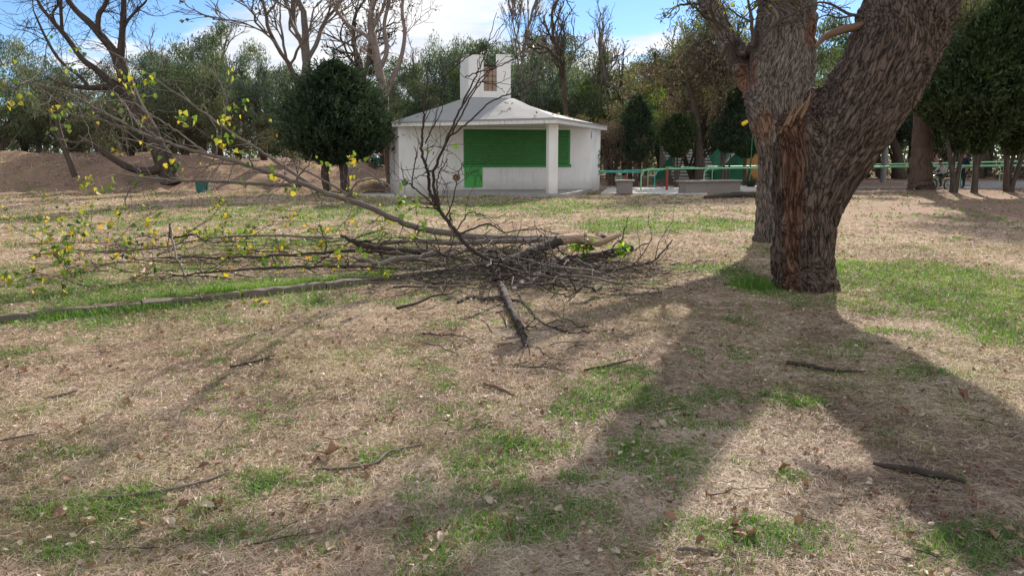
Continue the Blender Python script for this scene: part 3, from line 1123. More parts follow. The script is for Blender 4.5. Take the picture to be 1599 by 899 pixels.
wall2(A, wr + wd_ * .002, wr2, -.4, 2.702)
wall2(A, wr2, back_r, -.4, 2.702)
wall2(A, back_r, back_l, -.4, 2.702)
wall2(A, back_l, wl3, -.4, 2.702)
wall2(A, wl3, wl2, -.4, 2.702)
dl = (wl - wl2)
wall2(A, wl2, wl2 + dl * .18, -.4, 2.702)
wall2(A, wl2 + dl * .18, wl2 + dl * .55, 2.15, 2.702)
wall2(A, wl2 + dl * .18, wl2 + dl * .55, -.4, .75)
wall2(A, wl2 + dl * .55, wl - wd_ * .002, -.4, 2.702)
A.build('side_wall', m_wall, kiosk)
A = Acc()
wall2(A, wl2 + dl * .19 + np.array([.12, .08]), wl2 + dl * .54 + np.array([.12, .08]), .76, 2.14, .03)
A.build('window', m_dark, kiosk)
# column under the roof corner
A = Acc()
cx, cy = P(862, 250, 29.2)[:2]
A.box((cx, cy, 1.36), (.36, .36, 2.74), rad(14))
A.build('column', m_wall, kiosk, bevel=.012)
# plinth below the counter
A = Acc()
pA, pB = wl + wd_ * (on_wall(690)[1]) + wn * .005, wr + wn * .005 - wd_ * .02
A.prism([pA + wn * .15, np.array([cx - .5, cy - .35]), np.array([cx + .55, cy - .32]), wr + wn * .12 + wd_ * .1, pB - wn * .002, pA], -.35, .14)
A.build('plinth', m_base, kiosk, bevel=.01)
# shutters: ribbed roller curtain in a frame
A = Acc()
nsl = 19
zz = np.linspace(z_sill + .045, z_top - .05, nsl * 6 + 1)
offs = np.array([.062, .064, .064, .058, .004, .0])
V = []
for i, z in enumerate(zz):
    o_ = offs[i % 6] - .05
    for t in (tt0 + .05, tt1 - .10):
        q = wl + wd_ * t + wn * o_
        V.append([q[0], q[1], z])
A.add(V, [[2 * i, 2 * i + 1, 2 * i + 3, 2 * i + 2] for i in range(len(zz) - 1)], smooth=False)
sh = A.build('roller_shutter', m_shut, kiosk)
A = Acc()
wall_seg(A, tt0 - .03, tt1 + .05, z_sill - .035, z_sill + .075, .045, .13)
wall_seg(A, tt0, tt0 + .05, z_sill + .076, z_top - .052, .012, .1)
wall_seg(A, tt1 - .10, tt1, z_sill + .076, z_top - .052, .012, .1)
wall_seg(A, tt0, tt1, z_top - .05, z_top - .002, .012, .1)
A.build('shutter_frame', m_shut_d, kiosk, bevel=.006)
# little counter door with scribbles
A = Acc()
td0, td1 = ts[724] + .015, ts[753]
wall_seg(A, td0, td1, z_dbot, z_sill - .038, .03, .05)
door = A.build('counter_door', m_door, kiosk, bevel=.006)
A = Acc()


def stroke(acc, pts, on, w=.013, lift=.004):
    pts = np.asarray(pts, float)
    acc.tube([on(u, v, lift) for u, v in pts], w / 2, 4)


ond = lambda u, v, l: np.array([*(wl + wd_ * (td0 + (td1 - td0) * u) + wn * (.03 + l)), z_dbot + (z_sill - .038 - z_dbot) * v])
# hand scrawl: F P C
for ch in ([(.38, .62), (.40, .84), (.52, .86)], [(.39, .74), (.49, .75)], [(.56, .60), (.58, .84), (.68, .82), (.68, .73), (.58, .72)], [(.86, .82), (.76, .83), (.74, .72), (.78, .62), (.87, .63)],
           [(.36, .56), (.9, .58)], [(.80, .50), (.93, .55), (.92, .3), (.82, .28)], [(.9, .5), (.96, .68)], [(.12, .66), (.16, .78), (.2, .68)], [(.15, .5), (.12, .7)]):
    stroke(A, spline(np.array(ch), 4), ond)
A.build('scrawled_writing', m_ink, door)
A = Acc()
wall_seg(A, td1 - .075, td1 - .05, z_dbot + .3, z_dbot + .42, .055, .02)
A.build('handle', m_dark, door)
# graffiti on the far right wall
A = Acc()
d2 = (wr2 - wr) / np.linalg.norm(wr2 - wr)
n2 = np.array([d2[1], -d2[0]])
Lr = np.linalg.norm(wr2 - wr)
onr = lambda u, v, l: np.array([*(wr + d2 * Lr * u + n2 * (.0 + l)), v])
for ch in ([(.78, 1.75), (.92, 1.78), (.9, 1.6), (.8, 1.58), (.9, 1.5)], [(.8, 1.42), (.95, 1.44), (.84, 1.3), (.95, 1.28)], [(.8, 1.2), (.82, 1.02), (.92, 1.16), (.95, 1.0)], [(.85, .9), (.95, .86), (.86, .75), (.95, .70)],
           [(.76, 1.5), (.97, 1.62)], [(.75, 1.1), (.97, 1.2)]):
    stroke(A, spline(np.array(ch), 5), onr, .05)
A.build('graffiti', m_inkg, kiosk)
# conduit box high on the right wall
A = Acc()
q = wr + d2 * Lr * .06 + n2 * .02
A.box((q[0], q[1], 2.42), (.05, .05, .3))
A.build('conduit', m_base, kiosk)
# roof: fascia slab with hipped top to the tower
A = Acc()
pol = [Fv, Rv, Bv, Lv]
A.prism(pol, zf0, zf1 - .02)
A.build('fascia', m_fascia, kiosk, bevel=.012)
tc0 = P(765, 150, 32.9)[:2]
rz = rad(15)
ex, ey = np.array([math.cos(rz), math.sin(rz)]), np.array([-math.sin(rz), math.cos(rz)])
tw = 1.80
fl = tc0 - ex * tw / 2
tw_c = tc0 + ey * tw / 2
zr = 3.90
tp = [tw_c + ex * sx * 1.0 * tw * .56 + ey * sy * tw * .56 for sx, sy in ((-1, -1), (1, -1), (1, 1), (-1, 1))]
ed = [np.array([*q, zf1]) for q in (Lv, Fv, Rv, Bv)]
ctr = np.mean(ed, 0)
ed = [q + nrm((q - ctr) * [1, 1, 0]) * .03 for q in ed]
A = Acc()
for i in range(4):
    j = (i + 1) % 4
    a0, a1 = ed[i], ed[j]
    b0, b1 = np.array([*tp[i], zr]), np.array([*tp[j], zr])
    nsub = 10
    V = []
    for u in np.linspace(0, 1, nsub):
        for w_ in np.linspace(0, 1, nsub):
            V.append((a0 * (1 - w_) + a1 * w_) * (1 - u) + (b0 * (1 - w_) + b1 * w_) * u)
    V = np.array(V)
    V[:, 2] += (fbm(V * 1.3, 3) - .5) * .05
    A.add(V, [[r * nsub + c_, r * nsub + c_ + 1, (r + 1) * nsub + c_ + 1, (r + 1) * nsub + c_] for r in range(nsub - 1) for c_ in range(nsub - 1)], smooth=False)
    e0, e1 = a0.copy(), a1.copy()
    e0[2] -= .035; e1[2] -= .035
    A.add([e0, e1, a1 + [0, 0, .03], a0 + [0, 0, .03]], [[0, 1, 2, 3]], smooth=False)
roof = A.build('roof', m_roof, kiosk)
A = Acc()
for k in range(34):
    f = rs.random()
    e = np.array([*(Fv * (1 - f) + Rv * f), zf1]) if k < 20 else np.array([*(Fv * (1 - f) + Lv * f), zf1])
    q = e * .94 + np.array([*tw_c, 3.95]) * .06 + np.array([0, 0, .03])
    u = rs.random() * .75
    q = q * (1 - u) + np.array([*tw_c, zr + .06]) * u
    A.leaves(q[None] + rs.normal(size=(3, 3)) * .05, rs.normal(size=(3, 3)) * [1, 1, .2], .12, .09, rs)
dryleaf = leaf_mat('dry_leaves', [(0, (.12, .06, .035)), (.35, (.26, .14, .085)), (.65, (.42, .31, .22)), (1, (.60, .50, .40))], .2)
A.build('fallen_leaves', dryleaf, roof)
# chimney tower: U-shaped front with a gap, brown vent panel
A = Acc()


def lb(acc, u0, u1, v0, v1, z0, z1):
    b_ = [fl + ex * u0 + ey * v0, fl + ex * u1 + ey * v0, fl + ex * u1 + ey * v1, fl + ex * u0 + ey * v1]
    acc.prism(b_, z0, z1)


zt_ = zpx(85, 33)
k1, k2 = .64, 1.20
zo0, zo1 = zpx(143, 33), zpx(107, 33)
lb(A, 0, k1, 0, .14, zr - .5, zt_ - .05)
lb(A, k2, tw, 0, .14, zr - .5, zt_)
lb(A, k1, k2, .003, .14, zr - .5, zo0)
lb(A, 0, .14, .142, tw - .142, zr - .5, zt_ - .03)
lb(A, tw - .14, tw, .142, tw - .142, zr - .5, zt_ - .06)
lb(A, 0, k1, tw - .14, tw, zr - .5, zt_ - .4)
lb(A, k2, tw, tw - .14, tw, zr - .5, zt_ - .5)
lb(A, k1, k2, tw - .14, tw, zr - .5, zo0)
chim = A.build('chimney', m_wall, kiosk, bevel=.008)
A = Acc()
lb(A, k1 + .002, k2 - .002, .05, .075, zo0 + .002, zo1 + .06)
A.build('vent_panel', m_screen, chim)
A = Acc()
lb(A, k1 + .002, k2 - .002, .03, .09, zo1 + .062, zo1 + .13)
for f in (.33, .66):
    lb(A, k1, k2, .035, .047, zo0 + (zo1 - zo0) * f, zo0 + (zo1 - zo0) * f + .015)
    lb(A, k1 + (k2 - k1) * f, k1 + (k2 - k1) * f + .015, .033, .046, zo0, zo1 + .06)
A.build('vent_bar', m_dark, chim)
A = Acc()
lb(A, -.03, tw + .03, -.03, -.002, zr - .2, zr + .03)
lb(A, tw + .002, tw + .03, 0, tw, zr - .2, zr + .03)
A.build('flashing', m_roof, chim)

# ================================================================== FALLEN BRANCHES
m_fb = bark_mat('dead_branch_bark', (.024, .018, .015), (.115, .092, .076), 60, .2, False, .008)
m_fbg = bark_mat('grey_branch_bark', (.075, .06, .05), (.29, .245, .21), 60, .15, False, .008)
m_peel = bark_mat('bare_stripped_wood', (.25, .16, .10), (.66, .52, .38), 45, .1, False, .006, (.38, .26, .17))
m_poplar = leaf_mat('yellow_green_leaves', [(0, (.05, .11, .014)), (.5, (.13, .21, .025)), (.72, (.30, .32, .035)), (.9, (.50, .37, .03)), (1, (.45, .22, .035))], .5)
m_fresh = leaf_mat('fresh_green_leaves', [(0, (.09, .24, .015)), (.7, (.22, .40, .03)), (1, (.50, .50, .04))], .5)
rb = np.random.default_rng(41)


def heart_leaves(A, pts, rng, size=.07, droop=1.0, lo=0.0, hi=1.0):
    n = len(pts)
    ax = nrm(rng.normal(size=(n, 3)) * .6 + np.array([0, 0, -droop]))
    side = nrm(np.cross(ax, rng.normal(size=(n, 3))))
    nr = np.cross(ax, side)
    s = (size * (.6 + .7 * rng.random(n)))[:, None]
    prof = [(0, 0), (.04, .34), (.32, .5), (.68, .28), (1.05, 0), (.68, -.28), (.32, -.5), (.04, -.34), (.36, 0)]
    V = np.stack([pts + ax * s * a_ + side * s * b_ + nr * s * (abs(b_) * .45 - .12 * a_ * a_) for a_, b_ in prof], 1).reshape(-1, 3)
    i = np.arange(n)[:, None] * 9
    F = np.vstack([np.hstack([i + k, i + (k + 1) % 8, i + 8, i + 8]) for k in range(8)])
    r = lo + (hi - lo) * rng.random(n)
    A.add(V, F, None, np.repeat(r, 9), 0, True)


def limb(rows, twigs=0, tl=(.3, .8), tr=.3, sub=2, bend=.4, n=8, seed=0, sides=9, side_bias=None, wob=.006, start=.1):
    """hero branch: rows of px,py,Y,width -> Acc with bark tube plus random side twigs; returns acc, tips"""
    rng = np.random.default_rng(seed)
    p, r = pxpath(rows, n)
    p = p + rng.normal(size=p.shape) * wob
    for i in range(len(p)):          # lie on the ground, never in it
        z_ = tz(p[i, 0], p[i, 1]) + r[i] * .8 + .012
        if p[i, 2] < z_:
            dv = p[i] - np.array([0, 0, CAMZ])
            p[i] = np.array([0, 0, CAMZ]) + dv * ((z_ - CAMZ) / dv[2])
    A = Acc()
    A.tube(p, r, sides, rng.random())
    tips = []
    for k in range(twigs):
        i = int(len(p) * (start + (1 - start) * rng.random())) - 1
        i = max(1, min(len(p) - 2, i))
        t = nrm(p[i + 1] - p[i - 1])
        d = nrm(t * .7 + rng.normal(size=3) * .6 + (0 if side_bias is None else np.array(side_bias)))
        grow(A, p[i], d, rng.uniform(*tl), max(.0045, min(r[i] * .6, .02)) * (.5 + tr), sub - 1, rng, tips, wob=bend, up=.0, kids=2, rmin=.0028, ang=(25, 70))
    return A, p, r, tips


def hero(name, label, built, mats=m_fb, cat='branch', group=None, leaves=None, extra=None):
    A, p, r, tips = built
    loc = np.array([p[0][0], p[0][1], 0])
    t = thing(name, loc, label, cat, group)
    A.build('stem', mats, t)
    if leaves is not None:
        A2 = leaves(p, r, tips)
        if A2 is not None and A2.n:
            A2.build('leaves', m_poplar, t)
    return t


# A: long leafy limb rising to the left
rowsA = [(905, 374, 12.6, 13), (870, 373, 12.5, 13), (760, 371, 12.1, 13), (652, 355, 11.6, 12), (580, 325, 11.3, 10.5), (500, 298, 11.0, 9), (430, 272, 10.7, 8), (380, 257, 10.5, 7), (320, 240, 10.3, 6), (256, 221, 10.1, 5),
         (213, 204, 10.0, 4.5), (157, 174, 9.8, 3.6), (107, 146, 9.6, 2.8), (43, 128, 9.4, 2), (-10, 122, 9.3, 1.4)]
rowsA = [(a_, b_, c_, d_ * .86) for a_, b_, c_, d_ in rowsA]
A_, pA_, rA_, tipsA = limb(rowsA, 26, (.35, .9), .28, 2, .5, seed=4, start=.30, side_bias=(-.1, 0, -.05))
forks = [[(500, 298, 11, 6), (445, 262, 10.9, 5), (400, 231, 10.8, 4.5), (349, 199, 10.7, 3.8), (300, 162, 10.6, 3.2), (249, 128, 10.5, 2.6), (205, 98, 10.45, 2), (150, 70, 10.4, 1.2)],
         [(470, 290, 11, 7), (400, 287, 10.9, 6), (330, 283, 10.7, 5), (262, 282, 10.6, 4), (215, 276, 10.5, 3), (168, 267, 10.4, 1.8)],
         [(262, 282, 10.6, 3), (225, 287, 10.5, 2.4), (200, 300, 10.4, 2), (196, 330, 10.3, 1.4)],
         [(256, 221, 10.1, 3.5), (215, 190, 10.2, 3), (190, 158, 10.25, 2.4), (170, 142, 10.3, 2), (120, 150, 10.3, 1.4)],
         [(213, 204, 10, 3), (180, 196, 9.9, 3), (150, 185, 9.8, 2.5), (110, 178, 9.8, 1.8), (80, 150, 9.7, 1.4), (30, 118, 9.6, 1)],
         [(349, 199, 10.7, 2.6), (352, 150, 10.7, 2.2), (330, 112, 10.7, 1.8), (300, 98, 10.7, 1.2)],
         [(380, 257, 10.5, 3.5), (340, 256, 10.4, 3), (300, 262, 10.3, 2.2), (270, 240, 10.2, 1.8), (190, 215, 10.2, 2), (188, 235, 10.2, 1.2)],
         [(320, 240, 10.3, 3), (270, 200, 10.35, 2.6), (232, 178, 10.4, 2.2), (205, 160, 10.4, 2), (160, 160, 10.4, 1.6), (150, 180, 10.4, 1.2)],
         [(580, 325, 11.3, 4.5), (520, 290, 11.2, 3.5), (480, 268, 11.2, 3), (455, 258, 11.2, 2), (420, 262, 11.2, 1.4)],
         [(560, 318, 11.3, 4), (543, 290, 11.2, 3), (552, 262, 11.2, 2.2), (590, 280, 11.1, 1.8), (606, 300, 11, 1.3)],
         [(540, 312, 11.2, 4), (560, 283, 11.1, 2.8), (600, 284, 11.1, 2.4), (628, 318, 11, 1.6)]]
tA = []
for q in forks:
    p, r = pxpath(q, 7)
    p = p + rb.normal(size=p.shape) * .006
    A_.tube(p, r, 7, rb.random())
    for k in range(4):
        i = rb.integers(2, len(p) - 2)
        grow(A_, p[i], nrm(p[i + 1] - p[i]) + rb.normal(size=3) * .7, rb.uniform(.2, .6), .005, 1, rb, tA, wob=.6, up=-.02, kids=2, rmin=.0026)
    tA.append((p[-1], p[-1] - p[-2]))
for i in range(10, len(pA_) - 8, 4):       # hanging crooked twigs
    if rb.random() < .8:
        grow(A_, pA_[i], [rb.normal() * .5, rb.normal() * .4, -1], rb.uniform(.35, .9), .0065, 1, rb, tA, wob=.55, up=-.06, kids=2, rmin=.0028)


def leavesA(p, r, tips):
    A2 = Acc()
    anchors = [(20, 165), (8, 150), (93, 200), (95, 178), (180, 160), (100, 165), (212, 140), (118, 75), (240, 122), (228, 124), (230, 190), (285, 185), (292, 192), (350, 178), (345, 215), (365, 118), (372, 160), (268, 252), (130, 280), (150, 295),
               (135, 283), (360, 198), (380, 240), (352, 222), (165, 290), (155, 310), (365, 168), (505, 255), (550, 242), (552, 250), (20, 125), (36, 145), (205, 130), (430, 268), (455, 300), (110, 105), (195, 118)]
    for (x_, y_) in anchors:
        c0 = P(x_, y_, 10.2 + rb.uniform(-.25, .25))
        n = rb.integers(5, 10)
        heart_leaves(A2, c0 + rb.normal(size=(n, 3)) * [.06, .08, .05], rb, .066)
    k = [t[0] for t in tips + tA if rb.random() < .07]
    for q in k:
        n = rb.integers(1, 4)
        heart_leaves(A2, q + rb.normal(size=(n, 3)) * .045, rb, .055)
    return A2


hero('fallen_branch', 'long grey leafy branch rising from the pile up to the left with yellow-green leaves', (A_, pA_, rA_, tipsA), m_fbg, leaves=leavesA, group='fallen branches')

# B: upright dark stems
B1 = [(800, 418, 9.6, 9), (770, 408, 9.6, 9), (735, 388, 9.55, 9), (705, 352, 9.5, 8.5), (684, 325, 9.5, 8), (672, 300, 9.5, 7.5), (668, 268, 9.5, 7), (660, 245, 9.5, 6), (659, 220, 9.52, 5.5), (661, 190, 9.55, 4.6), (666, 147, 9.6, 3.6), (670, 86, 9.7, 1.6)]
def tilt_b(rows):     # the upright stems lean towards the viewer as they rise
    return [(a_, b_, c_ - max(0, 300 - b_) / 220 * .9, d_) for a_, b_, c_, d_ in rows]


B1 = tilt_b(B1)
B1 = [(a_, b_, c_, d_ * .72) for a_, b_, c_, d_ in B1]
B_, pB_, rB_, tipsB = limb(B1, 8, (.2, .5), .3, 2, .3, seed=9, start=.2)
for q in ([(684, 325, 9.5, 7), (677, 275, 9.45, 6.5), (691, 233, 9.4, 6), (706, 199, 9.4, 5), (723, 161, 9.4, 4.2), (743, 118, 9.4, 3.2), (752, 98, 9.4, 2.8), (764, 60, 9.4, 2), (775, 20, 9.4, 1.2)],
          [(700, 215, 9.4, 4), (730, 192, 9.3, 3.6), (766, 160, 9.3, 3.2), (806, 144, 9.3, 2.8), (832, 130, 9.3, 2), (862, 118, 9.3, 1.2)],
          [(722, 165, 9.4, 3.6), (750, 125, 9.35, 3), (777, 95, 9.3, 2.2)],
          [(726, 121, 9.45, 2.6), (748, 113, 9.4, 2.6), (775, 106, 9.4, 2.4), (808, 88, 9.4, 1.8), (838, 58, 9.4, 1.2), (853, 14, 9.4, .9)],
          [(660, 165, 9.6, 3), (675, 140, 9.6, 3), (706, 109, 9.6, 2.8), (735, 86, 9.6, 2.2), (770, 70, 9.6, 1.6), (800, 20, 9.6, 1)],
          [(691, 233, 9.4, 4), (716, 190, 9.5, 3.6), (736, 150, 9.5, 3), (765, 112, 9.5, 2.2)],
          [(664, 225, 9.5, 3.4), (674, 203, 9.5, 2.6), (691, 172, 9.5, 1.6)],
          [(690, 334, 9.5, 4), (683, 300, 9.4, 3.6), (684, 277, 9.4, 3), (690, 262, 9.4, 2.6), (700, 247, 9.4, 1.6)],
          [(695, 342, 9.5, 4), (705, 320, 9.45, 3), (712, 290, 9.4, 2.4), (716, 270, 9.4, 2), (724, 252, 9.4, 1.4)],
          [(686, 330, 9.5, 3.6), (655, 300, 9.4, 3.4), (643, 290, 9.4, 3), (647, 262, 9.4, 2.6), (650, 238, 9.4, 2.2), (646, 228, 9.4, 1.4)],
          [(643, 290, 9.4, 2.6), (632, 280, 9.4, 2), (626, 258, 9.4, 1.2)], [(645, 280, 9.4, 2.4), (665, 270, 9.4, 1.8), (682, 262, 9.4, 1.2)],
          [(668, 268, 9.5, 2), (688, 258, 9.5, 1.6), (694, 238, 9.5, 1.2)], [(661, 235, 9.5, 2), (680, 228, 9.5, 1.4), (700, 237, 9.5, 1)],
          [(720, 365, 9.5, 4.5), (760, 350, 9.4, 3.6), (790, 362, 9.35, 2.8), (830, 358, 9.3, 2.2), (880, 366, 9.3, 1.4)],
          [(712, 360, 9.5, 3), (735, 332, 9.5, 2.4), (762, 342, 9.5, 1.8), (812, 385, 9.4, 1.4)],
          [(735, 388, 9.55, 4), (700, 400, 9.4, 3.6), (670, 380, 9.4, 2.8), (640, 372, 9.4, 2.2), (600, 372, 9.4, 1.2)],
          [(700, 348, 9.5, 3.4), (708, 372, 9.3, 2.6), (698, 410, 9.2, 2.4), (712, 450, 9.1, 1.8), (700, 470, 9, 1.4)],
          [(755, 400, 9.6, 4), (742, 430, 9.3, 3), (735, 455, 9.1, 2.2), (760, 470, 8.9, 1.4)]):
    p, r = pxpath(tilt_b(q), 7)
    p = p + rb.normal(size=p.shape) * .005
    B_.tube(p, np.maximum(r * .74, .0032), 7, rb.random())
    for k in range(3):
        i = rb.integers(2, len(p) - 2)
        grow(B_, p[i], nrm(p[i + 1] - p[i]) + rb.normal(size=3) * .6, rb.uniform(.2, .5), .0045, 1, rb, tipsB, wob=.32, up=.04, kids=1, rmin=.0028)


def leavesB(p, r, tips):
    A2 = Acc()
    for (x_, y_, n) in [(632, 300, 9), (628, 318, 8), (642, 305, 5), (660, 345, 4), (748, 345, 2), (652, 352, 4), (712, 232, 1), (680, 228, 2)]:
        heart_leaves(A2, P(x_, y_, 9.5 - max(0, 300 - y_) / 220 * .9) + rb.normal(size=(n, 3)) * [.06, .08, .07], rb, .08, 1.0, 0, .55)
    return A2


tB = hero('fallen_branch', 'dark bare branch standing upright in the pile in front of the kiosk wall', (B_, pB_, rB_, tipsB), m_fb, leaves=leavesB, group='fallen branches')
A = Acc()
c0 = P(713, 277, 9.3)
n_ = 260
dv = nrm(rb.normal(size=(n_, 3)))
A.leaves(c0 + dv * .022, dv + rb.normal(size=(n_, 3)) * .4, .032, .014, rb)
A.build('dry_seed_ball', dryleaf, tB)

# C: thick limb with a stripped pale end, running down towards the viewer
C1 = [(944, 374, 11.25, 15), (925, 375, 11.2, 17), (900, 372, 11.0, 15), (872, 376, 10.7, 15), (845, 386, 10.4, 15), (818, 398, 10.0, 15), (795, 407, 9.7, 14), (776, 414, 9.45, 14), (775, 428, 9.1, 12), (782, 443, 8.75, 11), (788, 460, 8.3, 11), (797, 482, 7.6, 11), (806, 500, 7.1, 10.5), (815, 518, 6.6, 10), (821, 538, 6.2, 7)]
C_, pC_, rC_, tipsC = limb(C1, 12, (.2, .6), .35, 2, .4, seed=14, start=.35, sides=12, wob=.008)
tC = hero('fallen_branch', 'thick branch with a pale stripped end, bending down towards the viewer', (C_, pC_, rC_, tipsC), m_fb, group='fallen branches')
A = Acc()
p, r = pxpath([(948, 376, 11.22, 10), (930, 376, 11.2, 17.5), (900, 372, 11.0, 16.5), (880, 374, 10.78, 16.5), (868, 377, 10.67, 12)], 7)
A.tube(p, r, 12)
p, r = pxpath([(918, 378, 11.15, 10), (935, 380, 11.0, 10), (952, 373, 10.9, 9), (970, 366, 10.8, 5)], 6)
A.tube(p, r, 9)
A.build('stripped_wood', m_peel, tC)
A = Acc()
for q in ([(799, 540, 6.1, 4), (812, 537, 6.1, 5), (822, 526, 6.3, 4)], [(793, 546, 6.02, 2), (803, 539, 6.06, 5), (818, 536, 6.2, 4)], [(772, 546, 6.0, 2), (790, 542, 6.02, 6), (808, 541, 6.1, 5)]):
    p, r = pxpath(q, 5)
    p[:, 2] = np.maximum(p[:, 2], .03)
    A.tube(p, r, 7)
A.build('splintered_wood', m_peel, tC)
A = Acc()
for q in ([(783, 442, 8.7, 5), (790, 462, 8.2, 8), (800, 487, 7.45, 8), (808, 504, 6.95, 7), (815, 518, 6.6, 5)],):
    p, r = pxpath(q, 6)
    A.tube(p + np.array([-.012, -.015, .018]), r, 9)
A.build('peeling_bark', m_fbg, tC)

heroes = [
    ('thick dark log lying at the back right of the pile with a sawn round end', [(872, 408, 11.0, 12), (900, 404, 11.2, 14), (925, 401, 11.4, 14), (954, 395, 11.7, 13), (985, 388, 12.0, 13)], m_fb, 4),
    ('short pale grey limb tilted across the middle of the pile', [(800, 453, 8.6, 7), (815, 444, 8.9, 10), (836, 431, 9.3, 11), (861, 416, 9.8, 10), (884, 402, 10.2, 8)], m_fbg, 3),
    ('long smooth grey branch lying level along the back of the pile', [(545, 392, 11.0, 6), (620, 377, 11.4, 9), (700, 379, 11.6, 10), (780, 377, 11.9, 11), (860, 376, 12.2, 12)], m_fbg, 6),
    ('dark broken branch with its tip pointing up left out of the pile', [(532, 368, 10.2, 4), (556, 379, 10.3, 9), (580, 386, 10.4, 9), (625, 391, 10.6, 9), (672, 395, 10.8, 10), (720, 402, 10.9, 8)], m_fb, 6),
    ('crooked grey-brown branch curving low over the kerb', [(548, 402, 9.2, 4), (575, 407, 9.2, 6), (594, 412, 9.2, 7), (622, 404, 9.3, 8), (652, 402, 9.4, 8), (680, 396, 9.6, 8), (720, 402, 9.7, 6)], m_fbg, 4),
    ('thin bent stick lying across the dry grass at the front of the pile', [(806, 457, 8.3, 3), (822, 478, 7.6, 3.2), (840, 498, 7.1, 3.4), (878, 517, 6.7, 3.4), (912, 518, 6.65, 2.6), (950, 516, 6.7, 1.5)], m_fb, 3),
    ('straight slim branch pointing right from the pile', [(890, 476, 7.9, 2.5), (930, 466, 8.2, 4), (980, 460, 8.45, 4.5), (1036, 456, 8.6, 3)], m_fbg, 2),
    ('short dark stick slanting left at the foot of the pile', [(719, 500, 7.1, 2), (755, 486, 7.5, 3.6), (792, 470, 8.0, 4)], m_fb, 1),
    ('stubby grey branch lying left of the peeling limb', [(716, 470, 8.0, 5), (735, 464, 8.2, 6), (762, 465, 8.2, 6), (785, 464, 8.2, 5)], m_fb, 2),
    ('bare brushy branch spreading right over the grass beyond the pile', [(905, 430, 9.7, 5), (950, 424, 9.9, 4.5), (1000, 412, 10.2, 4), (1025, 404, 10.5, 3), (1050, 374, 10.6, 1.6)], m_fb, 6),
    ('brown branch lying long and low on the left lawn', [(250, 403, 9.7, 3), (350, 402, 9.8, 4.5), (450, 398, 10, 6), (560, 392, 10.3, 8), (640, 398, 10.4, 8)], m_fb, 10),
    ('dark twiggy branch lying across the lawn above the kerb', [(160, 448, 8.6, 2), (240, 436, 8.8, 3), (330, 425, 9, 4.5), (430, 418, 9.2, 6), (520, 416, 9.3, 6), (620, 420, 9.4, 6)], m_fb, 12),
    ('grey forked branch spread on the grass at the far left', [(20, 352, 11.8, 1.5), (90, 386, 10.8, 2.5), (160, 392, 10.5, 3.5), (240, 388, 10.5, 4), (330, 372, 10.8, 4.5), (430, 368, 11, 5), (520, 372, 11, 6)], m_fbg, 16),
    ('short whitish peeled stick lying on the left lawn', [(202, 434, 8.75, 4), (218, 428, 8.9, 5), (236, 411, 9.3, 4)], m_peel, 0),
    ('slanting grey branch crossing from the lawn onto the kerb', [(266, 352, 9.9, 2.2), (274, 395, 9.2, 3), (288, 430, 8.8, 3.2), (315, 466, 8.3, 2)], m_fbg, 4),
    ('curved dark branch leaning out of the leaves left of centre', [(266, 350, 10.3, 3), (268, 372, 10.2, 3.5), (300, 366, 10.2, 3), (330, 378, 10.1, 2), (400, 378, 10, 1.4)], m_fb, 4)]
for i, (lab, rows, mt, tw_n) in enumerate(heroes):
    rows = [(a_, b_, c_, max(d_ * (.68 if i in (2, 10, 11, 12) else 1), 1.4)) for a_, b_, c_, d_ in rows]
    bt = limb(rows, tw_n, (.2, .75), .35, 2, .45, seed=50 + i, start=.15)

    def lv(p, r, tips, i=i):
        if i not in (10, 11, 12, 14):
            return None
        A2 = Acc()
        for t in tips:
            if rb.random() < .45:
                n = rb.integers(1, 5)
                q = t[0] + rb.normal(size=(n, 3)) * .06
                q[:, 2] = np.maximum(q[:, 2], .05)
                heart_leaves(A2, q, rb, .07, .4)
        return A2
    hero('fallen_branch', lab, bt, mt, leaves=lv, group='fallen branches')

# leafy sprays lying on the left lawn (each a small broken twig with leaves)
spray_px = [(80, 345), (25, 360), (110, 388), (160, 385), (140, 400), (205, 385), (150, 462), (210, 352), (60, 330), (300, 395), (265, 390), (185, 345), (330, 330), (340, 360), (360, 375), (310, 412), (255, 412), (230, 395), (420, 345), (445, 330),
            (470, 370), (490, 345), (500, 390), (515, 360), (550, 375), (400, 395), (375, 340), (45, 410), (190, 435), (580, 350), (600, 345), (570, 415), (365, 365), (345, 345), (15, 440), (280, 440), (130, 455), (90, 378), (420, 400), (460, 400), (540, 330)]
for (x_, y_) in spray_px:
    g = G(x_, y_)
    A = Acc(); tps = []
    z0 = tz(g[0], g[1]) + .04
    st = np.array([g[0], g[1], z0])
    t = thing('leafy_twig', st, 'small broken twig with yellow-green leaves lying on the left lawn', 'twig', 'leafy twigs on the lawn')
    az = rb.uniform(0, 6.28)
    grow(A, st, [math.cos(az), math.sin(az), .25], rb.uniform(.35, .7), .006, 1, rb, tps, wob=.4, up=-.02, kids=4, rmin=.003)
    A.build('stem', m_fb, t)
    A = Acc()
    for q, d in tps:
        n = rb.integers(1, 4)
        v = q + rb.normal(size=(n, 3)) * .05
        v[:, 2] = np.maximum(v[:, 2], z0 + .02)
        heart_leaves(A, v, rb, .075, .3)
    A.build('leaves', m_poplar, t)
